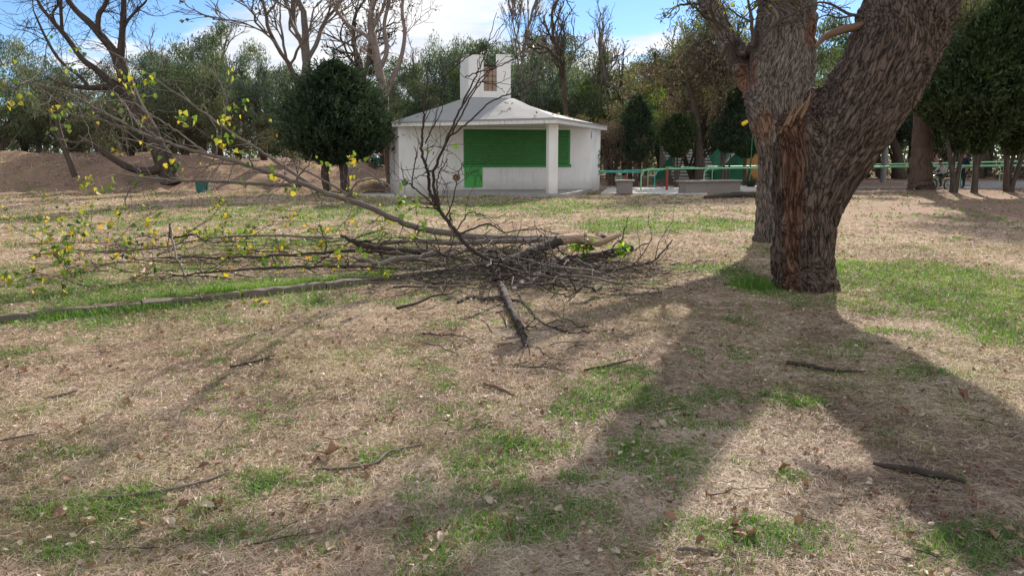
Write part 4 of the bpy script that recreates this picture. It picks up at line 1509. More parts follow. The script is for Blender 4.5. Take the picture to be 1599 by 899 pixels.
# fresh green sprout on the log
g = P(972, 398, 11.2)
t = thing('leafy_twig', (g[0], g[1], 0), 'cluster of fresh green leaves at the right end of the branch pile', 'twig')
A = Acc(); tps = []
for k in range(3):
    grow(A, [g[0] + rb.normal() * .05, g[1], .05], [rb.normal() * .6, -.3, 1], .14, .006, 1, rb, tps, kids=2, rmin=.003)
A.build('stem', m_fb, t)
A = Acc()
heart_leaves(A, np.repeat(np.array([q for q, d in tps]), 2, 0) + rb.normal(size=(len(tps) * 2, 3)) * .05, rb, .07, .3)
A.build('leaves', m_fresh, t)
g = P(905, 386, 11.0)
t = thing('leafy_twig', (g[0], g[1], 0), 'pale green leaves showing under the stripped branch end', 'twig')
A = Acc(); tps = []
for k in range(4):
    grow(A, [g[0] + rb.normal() * .1, g[1], .08], [rb.normal() * .6, .3, .7], .2, .006, 1, rb, tps, kids=2, rmin=.003)
A.build('stem', m_fb, t)
A = Acc()
heart_leaves(A, np.repeat(np.array([q for q, d in tps]), 2, 0) + rb.normal(size=(len(tps) * 2, 3)) * .06, rb, .08, .3)
A.build('leaves', m_fresh, t)

# loose sticks: eight shapes, copied as single objects
proto = []
for k in range(9):
    A = Acc()
    rng = np.random.default_rng(300 + k)
    n = 9
    t_ = np.linspace(0, 1, n)
    p = np.stack([t_ - .5, np.cumsum(rng.normal(size=n)) * .022, np.cumsum(rng.normal(size=n)) * .012], -1)
    p[:, 1:] -= p[:, 1:].mean(0)
    r0 = .0085
    A.tube(p, np.linspace(r0, r0 * .4, n), 6, rng.random())
    for q in range(rng.integers(1, 4)):
        i = rng.integers(2, n - 2)
        grow(A, p[i], [rng.uniform(.3, 1), rng.choice([-1, 1]) * rng.uniform(.3, .9), rng.normal() * .25], rng.uniform(.12, .35), .0042, 1 if rng.random() < .4 else 0, rng, [], wob=.35, up=0, kids=2, rmin=.0022)
    proto.append(A.mesh('stick', [m_fbg if k % 3 == 0 else m_fb]))
rk2 = np.random.default_rng(77)


def stick(x, y, z, ln, thick, az, tilt, roll, label, group, name='stick', k=None):
    o = bpy.data.objects.new(name, proto[rk2.integers(0, len(proto)) if k is None else k])
    COL.objects.link(o)
    o.location = (x, y, z)
    o.scale = (ln, ln * thick, ln * thick)
    o.rotation_euler = (roll, tilt, az)
    return tag(o, label, 'stick', group)


for k in range(92):     # heart of the pile
    px, py = 815 + rk2.normal() * 66, 425 + rk2.normal() * 22
    g = G(px, min(max(py, 385), 478))
    h = max(0, .26 * (1 - abs(px - 815) / 190))
    ln = rk2.uniform(.35, 1.4)
    stick(g[0], g[1], tz(g[0], g[1]) + .03 + rk2.random() * h, ln, rk2.uniform(.9, 2.1) / max(.6, ln), rk2.normal() * 1.1 + rk2.integers(0, 2) * 3.14, rk2.normal() * .2, rk2.uniform(0, 6.2),
          'thin dry stick tangled in the heart of the fallen branch pile', 'sticks in the branch pile')
for k in range(120):     # long thin twigs strewn to the left
    px, py = 720 - 620 * rk2.random() ** 1.3, rk2.normal() * 26 + 408
    g = G(px, min(max(py, 352), 452))
    ln = rk2.uniform(.4, 1.5)
    stick(g[0], g[1], tz(g[0], g[1]) + .035 + rk2.random() * .12, ln, rk2.uniform(.5, 1.1) / max(.6, ln), rk2.normal() * .45 + rk2.integers(0, 2) * 3.14, rk2.normal() * .06, rk2.uniform(0, 6.2),
          'long thin twig strewn over the lawn left of the branch pile', 'twigs strewn over the lawn', 'twig')
for k in range(20):
    px, py = rk2.uniform(880, 1020), rk2.uniform(392, 470)
    g = G(px, py)
    ln = rk2.uniform(.3, 1.1)
    stick(g[0], g[1], tz(g[0], g[1]) + .035 + rk2.random() * .06, ln, 1.0, rk2.normal() * .7 + rk2.integers(0, 2) * 3.14, rk2.normal() * .08, rk2.uniform(0, 6.2),
          'thin dark twig scattered right of the branch pile', 'twigs right of the pile', 'twig')
for k in range(26):
    px, py = rk2.uniform(690, 960), rk2.uniform(470, 590)
    g = G(px, py)
    ln = rk2.uniform(.15, .5)
    stick(g[0], g[1], tz(g[0], g[1]) + .03, ln, 1.8, rk2.uniform(0, 6.3), rk2.normal() * .06, rk2.uniform(0, 6.2),
          'short broken stick on the dry grass in front of the pile', 'sticks in front of the pile')
for k in range(130):
    px, py = rk2.uniform(-80, 1680), 500 + 390 * rk2.random() ** 1.2
    g = G(px, py)
    ln = rk2.uniform(.06, .28)
    stick(g[0], g[1], tz(g[0], g[1]) + .028, ln, 1.3, rk2.normal() * .6 + rk2.integers(0, 2) * 3.14, rk2.normal() * .05, rk2.uniform(0, 6.2),
          'little dry twig lying alone on the foreground grass', 'twigs on the foreground grass', 'twig')
# the sticks one can tell apart
for rows, lab, mt in (([(140, 787, 2), (200, 786, 5), (265, 778, 5), (320, 764, 4.5), (366, 745, 3)], 'long curved grey stick lying at the lower left', m_fbg),
                      ([(488, 743, 3), (540, 741, 5), (585, 733, 5), (605, 716, 4.5), (630, 708, 4), (663, 700, 2.5)], 'wavy brown stick in the centre foreground', m_fbg),
                      ([(1362, 731, 6), (1400, 738, 9), (1430, 743, 12), (1470, 749, 11), (1506, 754, 5)], 'stout dark stick lying at the lower right', m_fb),
                      ([(1228, 573, 7), (1262, 577, 7), (1300, 583, 6), (1352, 584, 2)], 'dark piece of bark lying in the shade of the forked trunk', m_fb),
                      ([(1058, 866, 6), (1080, 867, 8), (1114, 869, 5)], 'short thick grey stick at the bottom edge', m_fbg),
                      ([(360, 583, 3), (390, 575, 4), (428, 564, 3)], 'straight dark stick on the pale grass left of centre', m_fb),
                      ([(755, 606, 4), (780, 613, 6), (802, 624, 4)], 'broken brown stick below the branch pile', m_torn),
                      ([(70, 628, 3), (95, 622, 4), (120, 616, 3)], 'short grey stick on the pale grass at far left', m_fbg),
                      ([(0, 699, 3), (30, 693, 4), (66, 686, 2)], 'thin brown stick touching the left edge', m_fbg),
                      ([(912, 582, 3), (945, 577, 4), (985, 566, 3)], 'slim dark stick beside a green grass patch', m_fb),
                      ([(1418, 745, 2), (1430, 735, 3), (1426, 717, 2)], 'thin pale twig curling over the stout dark stick', m_fbg)):
    ctl = []
    for px, py, w in rows:
        g = G(px, py)
        rr_ = pxw(w, g) / 2
        ctl.append([g[0], g[1], tz(g[0], g[1]) + rr_ * .8 + .022, rr_])
    s = spline(ctl, 6)
    s[:, :3] += rb.normal(size=(len(s), 3)) * .0018
    A = Acc()
    A.tube(s[:, :3], np.maximum(s[:, 3], .0018), 8, rb.random())
    for k in range(3):
        i = rb.integers(2, len(s) - 2)
        grow(A, s[i, :3], nrm(s[i + 1, :3] - s[i, :3]) + rb.normal(size=3) * [.6, .6, .15], rb.uniform(.04, .14), .0022, 0, rb, [], up=0, rmin=.0012)
    o = A.build('stick', mt, origin=s[0, :3] * [1, 1, 0])
    tag(o, lab, 'stick')

# dry leaves: curled blades, copied as single objects
lp = []
for k in range(7):
    A = Acc()
    rng = np.random.default_rng(700 + k)
    m_ = 7
    u = np.linspace(-1, 1, m_)
    V = []
    cu, cv, tw_ = rng.uniform(.5, 1.9), rng.uniform(-.9, 1.1), rng.uniform(-.8, .8)
    for i in u:
        wid = ((1 - abs(i) ** 2.2) * .55 + .03) * (1 + rng.normal() * .22)
        for j in u:
            x_, y_ = i, j * wid
            V.append([x_, y_, cu * .45 * y_ * y_ * 2 + cv * .35 * x_ * x_ + tw_ * x_ * y_ + rng.normal() * .07])
    V = np.array(V) * .5
    V[:, 2] -= V[:, 2].min()
    A.add(V, [[r * m_ + c_, (r + 1) * m_ + c_, (r + 1) * m_ + c_ + 1, r * m_ + c_ + 1] for r in range(m_ - 1) for c_ in range(m_ - 1)], None, [.05, .2, .35, .5, .62, .8, .3][k], smooth=True)
    lp.append(A.mesh('dry_leaf', [dryleaf]))
for k in range(290):
    if k < 170:
        px, py = rk2.uniform(-60, 1660), 480 + 430 * rk2.random() ** .9
    elif k < 190:
        px, py = rk2.uniform(380, 780), rk2.uniform(470, 520)
    elif k < 235:
        px, py = rk2.uniform(1050, 1640), rk2.uniform(420, 860)
    else:
        px, py = rk2.uniform(0, 1100), rk2.uniform(360, 480)
    g = G(px, py)
    o = bpy.data.objects.new('dry_leaf', lp[rk2.integers(0, 7)])
    COL.objects.link(o)
    s = rk2.uniform(.03, .07)
    o.scale = (s, s, s)
    o.location = (g[0], g[1], tz(g[0], g[1]) + .03)
    o.rotation_euler = (rk2.normal() * .45, rk2.normal() * .45, rk2.uniform(0, 6.3))
    tag(o, 'curled dry leaf lying on the grass', 'leaf', 'dry leaves on the grass')
for px, py, s, k, lab in ((512, 719, .12, 1, 'large rust-brown dead leaf in the lower centre'), (497, 731, .07, 0, 'small reddish dead leaf beside the wavy stick'), (1505, 630, .13, 1, 'rusty brown curled leaf at the right edge of the trunk shadow'), (325, 808, .07, 5, 'pale curled leaf below the long curved stick'),
                          (690, 850, .065, 5, 'pale whitish leaf at the bottom centre'), (1155, 845, .07, 2, 'brown leaf in the shaded green patch at the bottom'), (1405, 595, .06, 4, 'pale leaf beside the dark piece of bark')):
    g = G(px, py)
    o = bpy.data.objects.new('dry_leaf', lp[k])
    COL.objects.link(o)
    o.scale = (s, s, s)
    o.location = (g[0], g[1], tz(g[0], g[1]) + .03)
    o.rotation_euler = (rk2.normal() * .4, rk2.normal() * .4, rk2.uniform(0, 6.3))
    tag(o, lab, 'leaf')
x, y = scatter(8000, 1.8, 44.0, .9)
A = Acc()
n = len(x)
A.leaves(np.stack([x, y, terrain(x, y) + .022 + .012 * rngG.random(n)], -1), rngG.normal(size=(n, 3)) * [1, 1, .25], .026 + .0024 * np.minimum(y, 30), .018 + .0016 * np.minimum(y, 30), rngG)
tag(A.build('leaf_litter', dryleaf), 'tiny dry leaf fragments littering the lawn', kind='stuff')
x, y = G(822, 430)[0] + rngG.normal(size=5500) * .95, G(822, 430)[1] + rngG.normal(size=5500) * .75
A = Acc()
n = len(x)
A.leaves(np.stack([x, y, terrain(x, y) + .015 + .09 * rngG.random(n) ** 2], -1), rngG.normal(size=(n, 3)) * [1, 1, .15], .26 * rngG.random(n) + .05, .011, rngG, rnd=rngG.random(n) ** 1.5)
m_deb = leaf_mat('weathered_twigs', [(0, (.03, .024, .02)), (.6, (.10, .08, .065)), (1, (.30, .25, .2))], .05)
tag(A.build('twig_debris', m_deb), 'fine broken twig debris matted under the branch pile', kind='stuff')

# ================================================================== BACKGROUND TREES
m_tr = bark_mat('background_bark', (.035, .026, .021), (.15, .115, .09), 14, .2, False, .03)
m_tr_pale = bark_mat('pale_flaking_bark', (.13, .10, .09), (.36, .30, .27), 10, .2, False, .02, (.22, .15, .12))
m_tr_grey = bark_mat('grey_smooth_bark', (.10, .08, .07), (.30, .255, .22), 12, .2, False, .02)
m_pep = leaf_mat('pepper_tree_leaves', [(0, (.045, .065, .030)), (.35, (.085, .115, .05)), (.7, (.145, .18, .085)), (.92, (.23, .25, .135)), (1, (.32, .31, .18))], .38)
m_pep2 = leaf_mat('olive_leaves', [(0, (.045, .05, .024)), (.4, (.09, .095, .046)), (.8, (.15, .15, .08)), (1, (.24, .21, .12))], .35)
m_lush = leaf_mat('fresh_tree_leaves', [(0, (.04, .075, .012)), (.4, (.09, .15, .022)), (.8, (.19, .25, .045)), (1, (.34, .32, .09))], .45)
m_jun = leaf_mat('juniper_sprays', [(0, (.016, .032, .016)), (.5, (.034, .062, .028)), (.85, (.07, .11, .04)), (1, (.13, .17, .055))], .2)
m_cyp = leaf_mat('cypress_sprays', [(0, (.018, .034, .012)), (.5, (.044, .072, .022)), (.85, (.09, .13, .036)), (1, (.18, .21, .06))], .3)
m_brown = leaf_mat('withered_brown_leaves', [(0, (.05, .036, .025)), (.5, (.12, .088, .06)), (.85, (.21, .165, .115)), (1, (.32, .24, .12))], .3)
m_far = leaf_mat('distant_leaves', [(0, (.03, .045, .02)), (.4, (.06, .08, .034)), (.8, (.10, .125, .055)), (1, (.16, .17, .09))], .3)


def crown_tree(name, seed, H, Rc, zb, nl, leaf, Ls, Ws, trunk_r, bark, nclump=40, droop=1.6, clump=(.8, .8, .6), top=1.0, stems=1, limbs=10, spread=.15, shape=1.0):
    """tree prototype about its own base: trunk with limbs reaching to leaf clumps spread through the crown"""
    rng = np.random.default_rng(seed)
    t = thing(name, (0, 0, 0), '', 'tree', None)
    zc = (zb + H) / 2
    hz = (H - zb) / 2
    C = []
    while len(C) < nclump:
        d = nrm(rng.normal(size=3)) * rng.random() ** .38
        z = zc + d[2] * hz
        f = 1.0 - (1 - shape) * max(0, (z - zc) / hz)
        C.append([d[0] * Rc * f, d[1] * Rc * f, z])
    C = np.array(C)
    A = Acc()
    for s_ in range(stems):
        az = 2 * math.pi * (s_ + rng.random() * .5) / stems
        lean = np.array([math.cos(az), math.sin(az), 0]) * spread * (1 if stems > 1 else .4)
        p0 = lean * .25 * H * (stems > 1) * .4
        ptop = lean * H * .6 + np.array([0, 0, zc * 1.05])
        ctl = [[*(p0[:2] * .9), -.25, trunk_r * 1.35], [*p0[:2], .25, trunk_r], [*(p0[:2] * .5 + ptop[:2] * .5 + rng.normal(size=2) * .12), ptop[2] * .5, trunk_r * .8], [*ptop, trunk_r * .5]]
        s = spline(ctl, 6)
        A.tube(s[:, :3], s[:, 3], 9, rng.random())
        for k in rng.choice(nclump, min(limbs // stems + 1, nclump), False):
            i = int(len(s) * rng.uniform(.45, .95)) - 1
            a_, b_ = s[i, :3], C[k]
            mid = a_ * .5 + b_ * .5 + rng.normal(size=3) * .2 + np.array([0, 0, .15])
            q = spline([a_, mid, b_], 5)
            A.tube(q, np.linspace(max(.02, s[i, 3] * .5), .012, len(q)), 5, rng.random())
    A.build('trunk', bark, t)
    A = Acc()
    w = rng.uniform(.5, 1.5, nclump)
    cnt = (nl * w / w.sum()).astype(int)
    Pn, rr = [], []
    for c, n_ in zip(C, cnt):
        sc = np.array(clump) * rng.uniform(.7, 1.3)
        g = nrm(rng.normal(size=(n_, 3))) * (rng.random((n_, 1)) ** .5)
        q = c + g * sc
        q[:, 2] -= droop * .25 * rng.random(n_) ** 2 * sc[2]
        Pn.append(q)
        rr.append(np.clip(rng.random() * .5 + rng.random(n_) * .6 - .05, 0, 1))
    Pn = np.concatenate(Pn)
    k = Pn[:, 2] > .05
    Pn, rr = Pn[k], np.concatenate(rr)[k]
    ax = rng.normal(size=Pn.shape) * .75 + np.array([0, 0, -droop])
    A.leaves(Pn, ax, Ls * (.6 + .8 * rng.random(len(Pn))), Ws * (.6 + .8 * rng.random(len(Pn))), rng, rr)
    A.build('crown', leaf, t)
    return t


def bare_tree(name, seed, H, r, bark, lvl=4, kids=4, lean=(0, 0), ang=(20, 50), up=.10, leafm=None, keep=.1):
    rng = np.random.default_rng(seed)
    t = thing(name, (0, 0, 0), '', 'tree', None)
    A = Acc(); tips = []
    d0 = nrm(np.array([lean[0], lean[1], 1.0]))
    A.tube([[0, 0, -.3], [0, 0, .05], d0 * H * .1], [r * 1.4, r * 1.1, r], 10, .5)
    grow(A, d0 * H * .09, d0, H * .36, r, lvl, rng, tips, wob=.34, up=up, taper=.6, kids=kids, ang=ang, lenf=.70, rmin=.009, kid_from=.35)
    A.build('trunk', bark, t)
    if leafm:
        A = Acc()
        leaves_at_tips(A, tips, rng, 5, .10, .13, .08, keep)
        if A.n:
            A.build('crown', leafm, t)
    return t


def far_wood_tree(*a_, **k):
    return crown_tree(*a_, **k)


m_blue = leaf_mat('blue_green_leaves', [(0, (.032, .055, .036)), (.35, (.06, .095, .06)), (.7, (.11, .155, .10)), (1, (.24, .28, .19))], .35)
m_deep = leaf_mat('deep_green_leaves', [(0, (.022, .042, .014)), (.4, (.05, .085, .024)), (.8, (.10, .145, .045)), (1, (.20, .22, .085))], .35)
PT = {
    'pepper_a': crown_tree('pepper_tree', 1, 8.6, 3.6, 1.6, 15000, m_pep, .24, .055, .20, m_tr, 52, 1.9, (.85, .85, .75)),
    'pepper_b': crown_tree('pepper_tree', 2, 9.4, 3.2, 2.6, 14000, m_blue, .24, .055, .22, m_tr, 46, 1.9, (.85, .85, .85), stems=2, spread=.12),
    'olive': crown_tree('olive_tree', 3, 6.0, 3.1, .5, 13000, m_pep2, .17, .05, .14, m_tr, 60, .5, (.7, .7, .55), stems=3, spread=.2),
    'lush': crown_tree('leafy_tree', 4, 8.0, 2.5, 2.0, 10000, m_lush, .17, .085, .15, m_tr, 44, .8, (.65, .65, .55)),
    'brown': crown_tree('withered_tree', 5, 4.8, 2.1, 1.2, 9000, m_brown, .12, .035, .12, m_tr, 46, .3, (.55, .55, .45), stems=3, limbs=30, spread=.2),
    'tall': crown_tree('tall_tree', 6, 10.5, 3.0, 4.0, 13000, m_deep, .22, .065, .24, m_tr, 46, 1.0, (.8, .8, .6)),
    'dark': crown_tree('dark_tree', 7, 8.0, 2.7, 2.4, 14000, m_jun, .2, .07, .18, m_tr, 46, .4, (.8, .8, .7)),
    'bare_a': bare_tree('bare_tree', 8, 11.0, .135, m_tr_grey, 4, 4, (.05, 0), (18, 44), leafm=m_brown, keep=.05),
    'bare_b': bare_tree('bare_tree', 9, 11.0, .17, m_tr, 4, 3, (-.08, .0), (18, 44), .10, leafm=m_brown, keep=.06),
    'bare_c': bare_tree('bare_tree', 10, 9.0, .11, m_tr_grey, 4, 3, (.03, .0), (15, 38), .10, leafm=m_brown, keep=.04),
}
_used = set()
HT = {}
for _k, _o in PT.items():
    zz_ = np.concatenate([np.array([v.co.z for v in ch.data.vertices]) for ch in _o.children])
    HT[_k] = float(zz_.max()) if 'bare' in _k else float(zz_.max())


def put(kind, px, Y, top, label, group=None, rz=0.0, wide=1.0, zoff=0.0):
    """stand a tree so that its base is at depth Y in photo column px and its top reaches photo row top"""
    x = P(px, 250, Y)[0]
    z = tz(x, Y) + zoff
    hh = P(px, top, Y)[2] - z
    o = PT[kind]
    H0 = HT[kind]
    s = hh / H0
    if kind in _used:
        o = copy_tree(o)
    _used.add(kind)
    o.location = (x, Y, z)
    o.rotation_euler = (0, 0, rz)
    o.scale = (s * wide, s * wide, s)
    tag(o, label, 'tree', group)
    if group is None and 'group' in o:
        del o['group']
    return o


g_b = 'trees behind the kiosk'
g_l = 'trees beyond the earth mound'
g_r = 'trees beyond the track'
rows = [
    # left, beyond the mound
    ('pepper_a', 5, 40, 35, 'grey-green drooping tree at the left edge of the photo', g_l, .3, 1.0),
    ('pepper_b', 62, 47, 70, 'grey-green tree between the left edge and the dark leaning bare tree', g_l, 1.3, 1.0),
    ('olive', 40, 43, 145, 'dark olive bush on the earth mound at far left', g_l, .2, 1.3),
    ('olive', 118, 43, 140, 'olive bush directly behind the horizontal limb of the leaning bare tree', g_l, 2.2, 1.3),
    ('pepper_a', 130, 56, 102, 'low grey-green tree seen through the forks of the leaning bare tree', g_l, 2.0, 1.1),
    ('pepper_b', 225, 50, 82, 'grey tree just right of the leaning bare tree', g_l, 4.0, 1.2),
    ('olive', 205, 42, 138, 'dark bush right behind the leaning bare tree', g_l, 4.4, 1.3),
    ('olive', 290, 43, 118, 'olive bush on the mound behind the teal bin', g_l, 5.2, 1.3),
    ('pepper_a', 345, 46, 30, 'tallest grey-green tree left of the round juniper', g_l, 1.1, 1.0),
    ('pepper_b', 412, 43, 72, 'drooping tree standing close left of the round juniper', g_l, 2.7, .95),
    ('olive', 372, 41, 150, 'dark olive bush with curved trunks left of the round juniper', g_l, 3.3, 1.2),
    ('olive', 445, 50, 172, 'low bush left behind the round juniper', g_l, 1.7, 1.2),
    ('pepper_a', 300, 60, 92, 'distant tree showing between two nearer grey-green trees', g_l, 3.9, 1.2),
    ('pepper_a', 180, 66, 118, 'pale distant tree below the clouds at left', g_l, .9, 1.5),
    ('pepper_b', 480, 64, 150, 'low distant tree beside the brick building', g_l, 5.0, 1.4),
    # behind the kiosk
    ('pepper_a', 640, 56, 96, 'grey-green tree behind the left corner of the kiosk roof', g_b, 2.1, 1.1),
    ('dark', 672, 46, 130, 'dark evergreen behind the left slope of the kiosk roof', g_b, .5, 1.0),
    ('olive', 622, 48, 150, 'brownish olive tree close behind the pale peeling trunk', g_b, 1.0, 1.1),
    ('pepper_b', 703, 62, 44, 'tall pale grey tree left of the chimney tower', g_b, .2, .75),
    ('tall', 762, 54, 58, 'dark tree directly behind the chimney tower', g_b, 1.9, .9),
    ('pepper_b', 822, 48, 52, 'large drooping tree right of the chimney tower', g_b, 3.1, 1.0),
    ('pepper_a', 868, 53, 70, 'grey-green tree behind the dark bare tree with reddish limbs', g_b, 4.2, 1.0),
    ('pepper_a', 905, 58, 98, 'drooping grey tree above the right end of the kiosk roof', g_b, 5.5, 1.0),
    ('lush', 1000, 47, 108, 'bright yellow-green tree right of the kiosk', g_b, .0, .95),
    ('lush', 950, 52, 110, 'green tree partly hidden by the kiosk roof end', g_b, 2.0, 1.1),
    ('lush', 905, 49, 128, 'light green tree low behind the kiosk roof', g_b, 3.0, 1.0),
    ('pepper_a', 975, 64, 92, 'distant grey tree under the white cloud bank', g_b, 1.0, 1.2),
    ('tall', 1040, 60, 70, 'tall dark tree left of the brown withered tree', g_b, .3, .9),
    ('pepper_b', 1090, 66, 52, 'tall loose tree left of the two big trunks', g_b, 1.3, 1.0),
    ('lush', 1122, 55, 66, 'yellowish leafy tree beside the limb of the upright trunk', g_b, 5.0, 1.0),
    ('dark', 1030, 52, 150, 'dark evergreen behind the clipped round cypress', g_b, 4.0, 1.1),
    ('dark', 1130, 48, 150, 'dark evergreen above the white steps', g_b, 5.0, 1.2),
    ('brown', 955, 40, 160, 'brown withered bushy tree right beside the kiosk wall', g_b, .7, 1.15),
    ('brown', 1085, 41, 92, 'tall brown withered tree in front of the white steps', g_b, 2.7, .95),
    ('dark', 992, 43, 172, 'small dark tree between the withered tree and the clipped cypress', g_b, 1.4, .8),
    # right, beyond the track
    ('pepper_a', 1295, 44, 10, 'green drooping tree seen in the fork between the two big trunks', g_r, 2.9, 1.1),
    ('lush', 1320, 58, 40, 'light green tree far behind the fork of the big trunks', g_r, 3.9, 1.2),
    ('tall', 1345, 51, 60, 'tall dark tree behind the leaning limb, left of the grey post', g_r, .9, 1.1),
    ('dark', 1398, 53, 90, 'dark tree behind the grey post beyond the track', g_r, 1.6, 1.1),
    ('dark', 1330, 60, 120, 'dark evergreen far back beneath the leaning limb', g_r, 1.9, 1.3),
    ('tall', 1425, 55, -10, 'tall tree behind the single thick brown trunk', g_r, 2.8, 1.0),
    ('tall', 1470, 60, -20, 'tall shaded tree behind the child on the bicycle', g_r, 4.8, 1.1),
    ('dark', 1462, 56, 110, 'dark evergreen behind the row of cypress stems', g_r, 5.8, 1.3),
    ('tall', 1530, 54, -30, 'tall tree behind the middle cypress', g_r, 5.4, 1.1),
    ('dark', 1545, 60, 90, 'dark evergreen farther back among the cypress stems', g_r, .8, 1.3),
    ('tall', 1600, 57, -30, 'tall dark tree at the right edge of the photo', g_r, 1.2, 1.2),
    ('dark', 1625, 54, 100, 'dark evergreen at the right edge beyond the track', g_r, 2.4, 1.3),
    ('lush', 1510, 75, 20, 'pale tree showing in a gap above the cypresses', g_r, 2.4, 1.3),
    ('tall', 262, 58, 78, 'tall loose tree far behind, right of the leaning bare tree', g_l, 2.2, 1.1),
    ('pepper_b', 318, 54, 48, 'large grey-green tree behind the tallest one left of the juniper', g_l, 5.1, 1.0),
    ('pepper_a', 448, 58, 92, 'pale tree behind the juniper, left of the bare limbs', g_l, 2.9, 1.1),
    ('pepper_b', 570, 60, 110, 'grey-green tree behind the bare limbs, right of the round juniper', g_l, 1.9, 1.2),
    ('tall', 610, 64, 82, 'tall distant tree left of the kiosk roof', g_b, .6, 1.2),
    ('tall', 700, 66, 70, 'tall distant tree left of the chimney tower, behind the dark evergreen', g_b, 4.6, 1.1),
    ('tall', 850, 64, 48, 'tall distant tree right of the chimney tower', g_b, 3.3, 1.1),
    ('pepper_a', 930, 50, 74, 'dense grey-green tree above the right slope of the kiosk roof', g_b, .4, .95),
    ('tall', 1075, 56, 62, 'tall dark tree behind the tall withered tree', g_b, 2.4, 1.0),
    ('pepper_a', 1150, 58, 40, 'grey-green tree close left of the upright trunk', g_b, 3.6, 1.1),
    # leafless
    ('bare_c', 335, 56, 10, 'bare thin tree rising above the grey-green trees at left', 'leafless trees', 2.0, 1.0),
    ('bare_b', 600, 52, -40, 'bare dark tree behind the pale barked one', 'leafless trees', 1.2, 1.1),
    ('bare_c', 660, 58, 60, 'faint bare tree above the left end of the kiosk roof', 'leafless trees', .9, 1.0),
    ('bare_c', 846, 52, 20, 'slender bare tree close right of the chimney tower', 'leafless trees', 2.7, 1.0),
    ('bare_b', 920, 55, 10, 'dark bare tree leaning over the right slope of the kiosk roof', 'leafless trees', 3.1, .9),
    ('bare_b', 985, 48, 60, 'grey bare tree in front of the yellow-green tree', 'leafless trees', .2, .9),
    ('bare_a', 1100, 60, 20, 'tall bare tree between the withered tree and the upright trunk', 'leafless trees', 4.0, 1.1),
    ('bare_b', 884, 43, -60, 'dark bare tree with reddish limbs behind the kiosk roof', 'leafless trees', 2.0, .85),
    ('bare_a', 806, 46, -90, 'bare tree with a pale straight trunk right behind the chimney tower', 'leafless trees', 1.2, .6),
    ('bare_c', 952, 50, -10, 'slender bare tree with upright twigs right of the kiosk roof', 'leafless trees', .5, .8),
    ('bare_c', 1010, 62, 28, 'thin bare tree against the cloud above the yellow-green tree', 'leafless trees', 3.3, 1.1),
    ('bare_c', 1052, 66, 34, 'faint bare tree against the cloud left of the big trunks', 'leafless trees', 1.1, 1.2),
    ('bare_a', 508, 42, -120, 'bare many-limbed tree rising behind the round juniper', 'leafless trees', .3, 1.5),
    ('bare_b', 556, 46, -70, 'bare tree with a leaning stem behind the right of the round juniper', 'leafless trees', 4.4, .8),
    ('bare_c', 262, 52, 30, 'small bare tree with drooping twigs right of the leaning tree', 'leafless trees', 5.0, .8),
]
for r in rows:
    put(*r)

# ---- pale peeling trunk left of the kiosk, traced
t = thing('bare_tree', (P(608, 296, 36)[0], 36.0, 0), 'pale barked bare tree standing at the left corner of the kiosk', 'tree', 'leafless trees')
A = Acc(); tips = []
rt = np.random.default_rng(64)
for q in ([(616, 306, 36, 20), (612, 290, 36, 16), (606, 240, 36, 14), (602, 190, 36, 13), (600, 150, 36, 13), (592, 110, 36, 13), (585, 70, 36, 12), (578, 30, 36, 9), (590, -20, 36, 8), (600, -80, 36, 5)],
          [(602, 150, 36, 9), (612, 125, 36, 8), (625, 95, 36, 7), (632, 55, 36, 6), (628, 10, 36, 5), (640, -50, 36, 3)], [(592, 110, 36, 8), (604, 80, 36, 7), (600, 40, 36, 6), (608, 0, 36, 5), (618, -60, 36, 3)],
          [(585, 72, 36, 7), (570, 55, 36, 6), (545, 40, 36, 5), (525, 15, 36, 4), (510, -30, 36, 3)], [(580, 50, 36, 5), (590, 30, 36, 5), (600, 5, 36, 4), (606, -40, 36, 2)]):
    p, r = pxpath(q, 6)
    A.tube(p, r, 9, rt.random())
    for k in range(9):
        i = rt.integers(len(p) // 3, len(p) - 1)
        if p[i][2] > 4:
            grow(A, p[i], nrm(p[i] - p[i - 1]) + rt.normal(size=3) * .6, rt.uniform(.7, 1.8), .022, 2, rt, tips, kids=3, rmin=.009, up=.05)
A.build('trunk', m_tr_pale, t)
A = Acc()
leaves_at_tips(A, tips, rt, 4, .08, .12, .08, .12)
A.build('crown', m_brown, t)

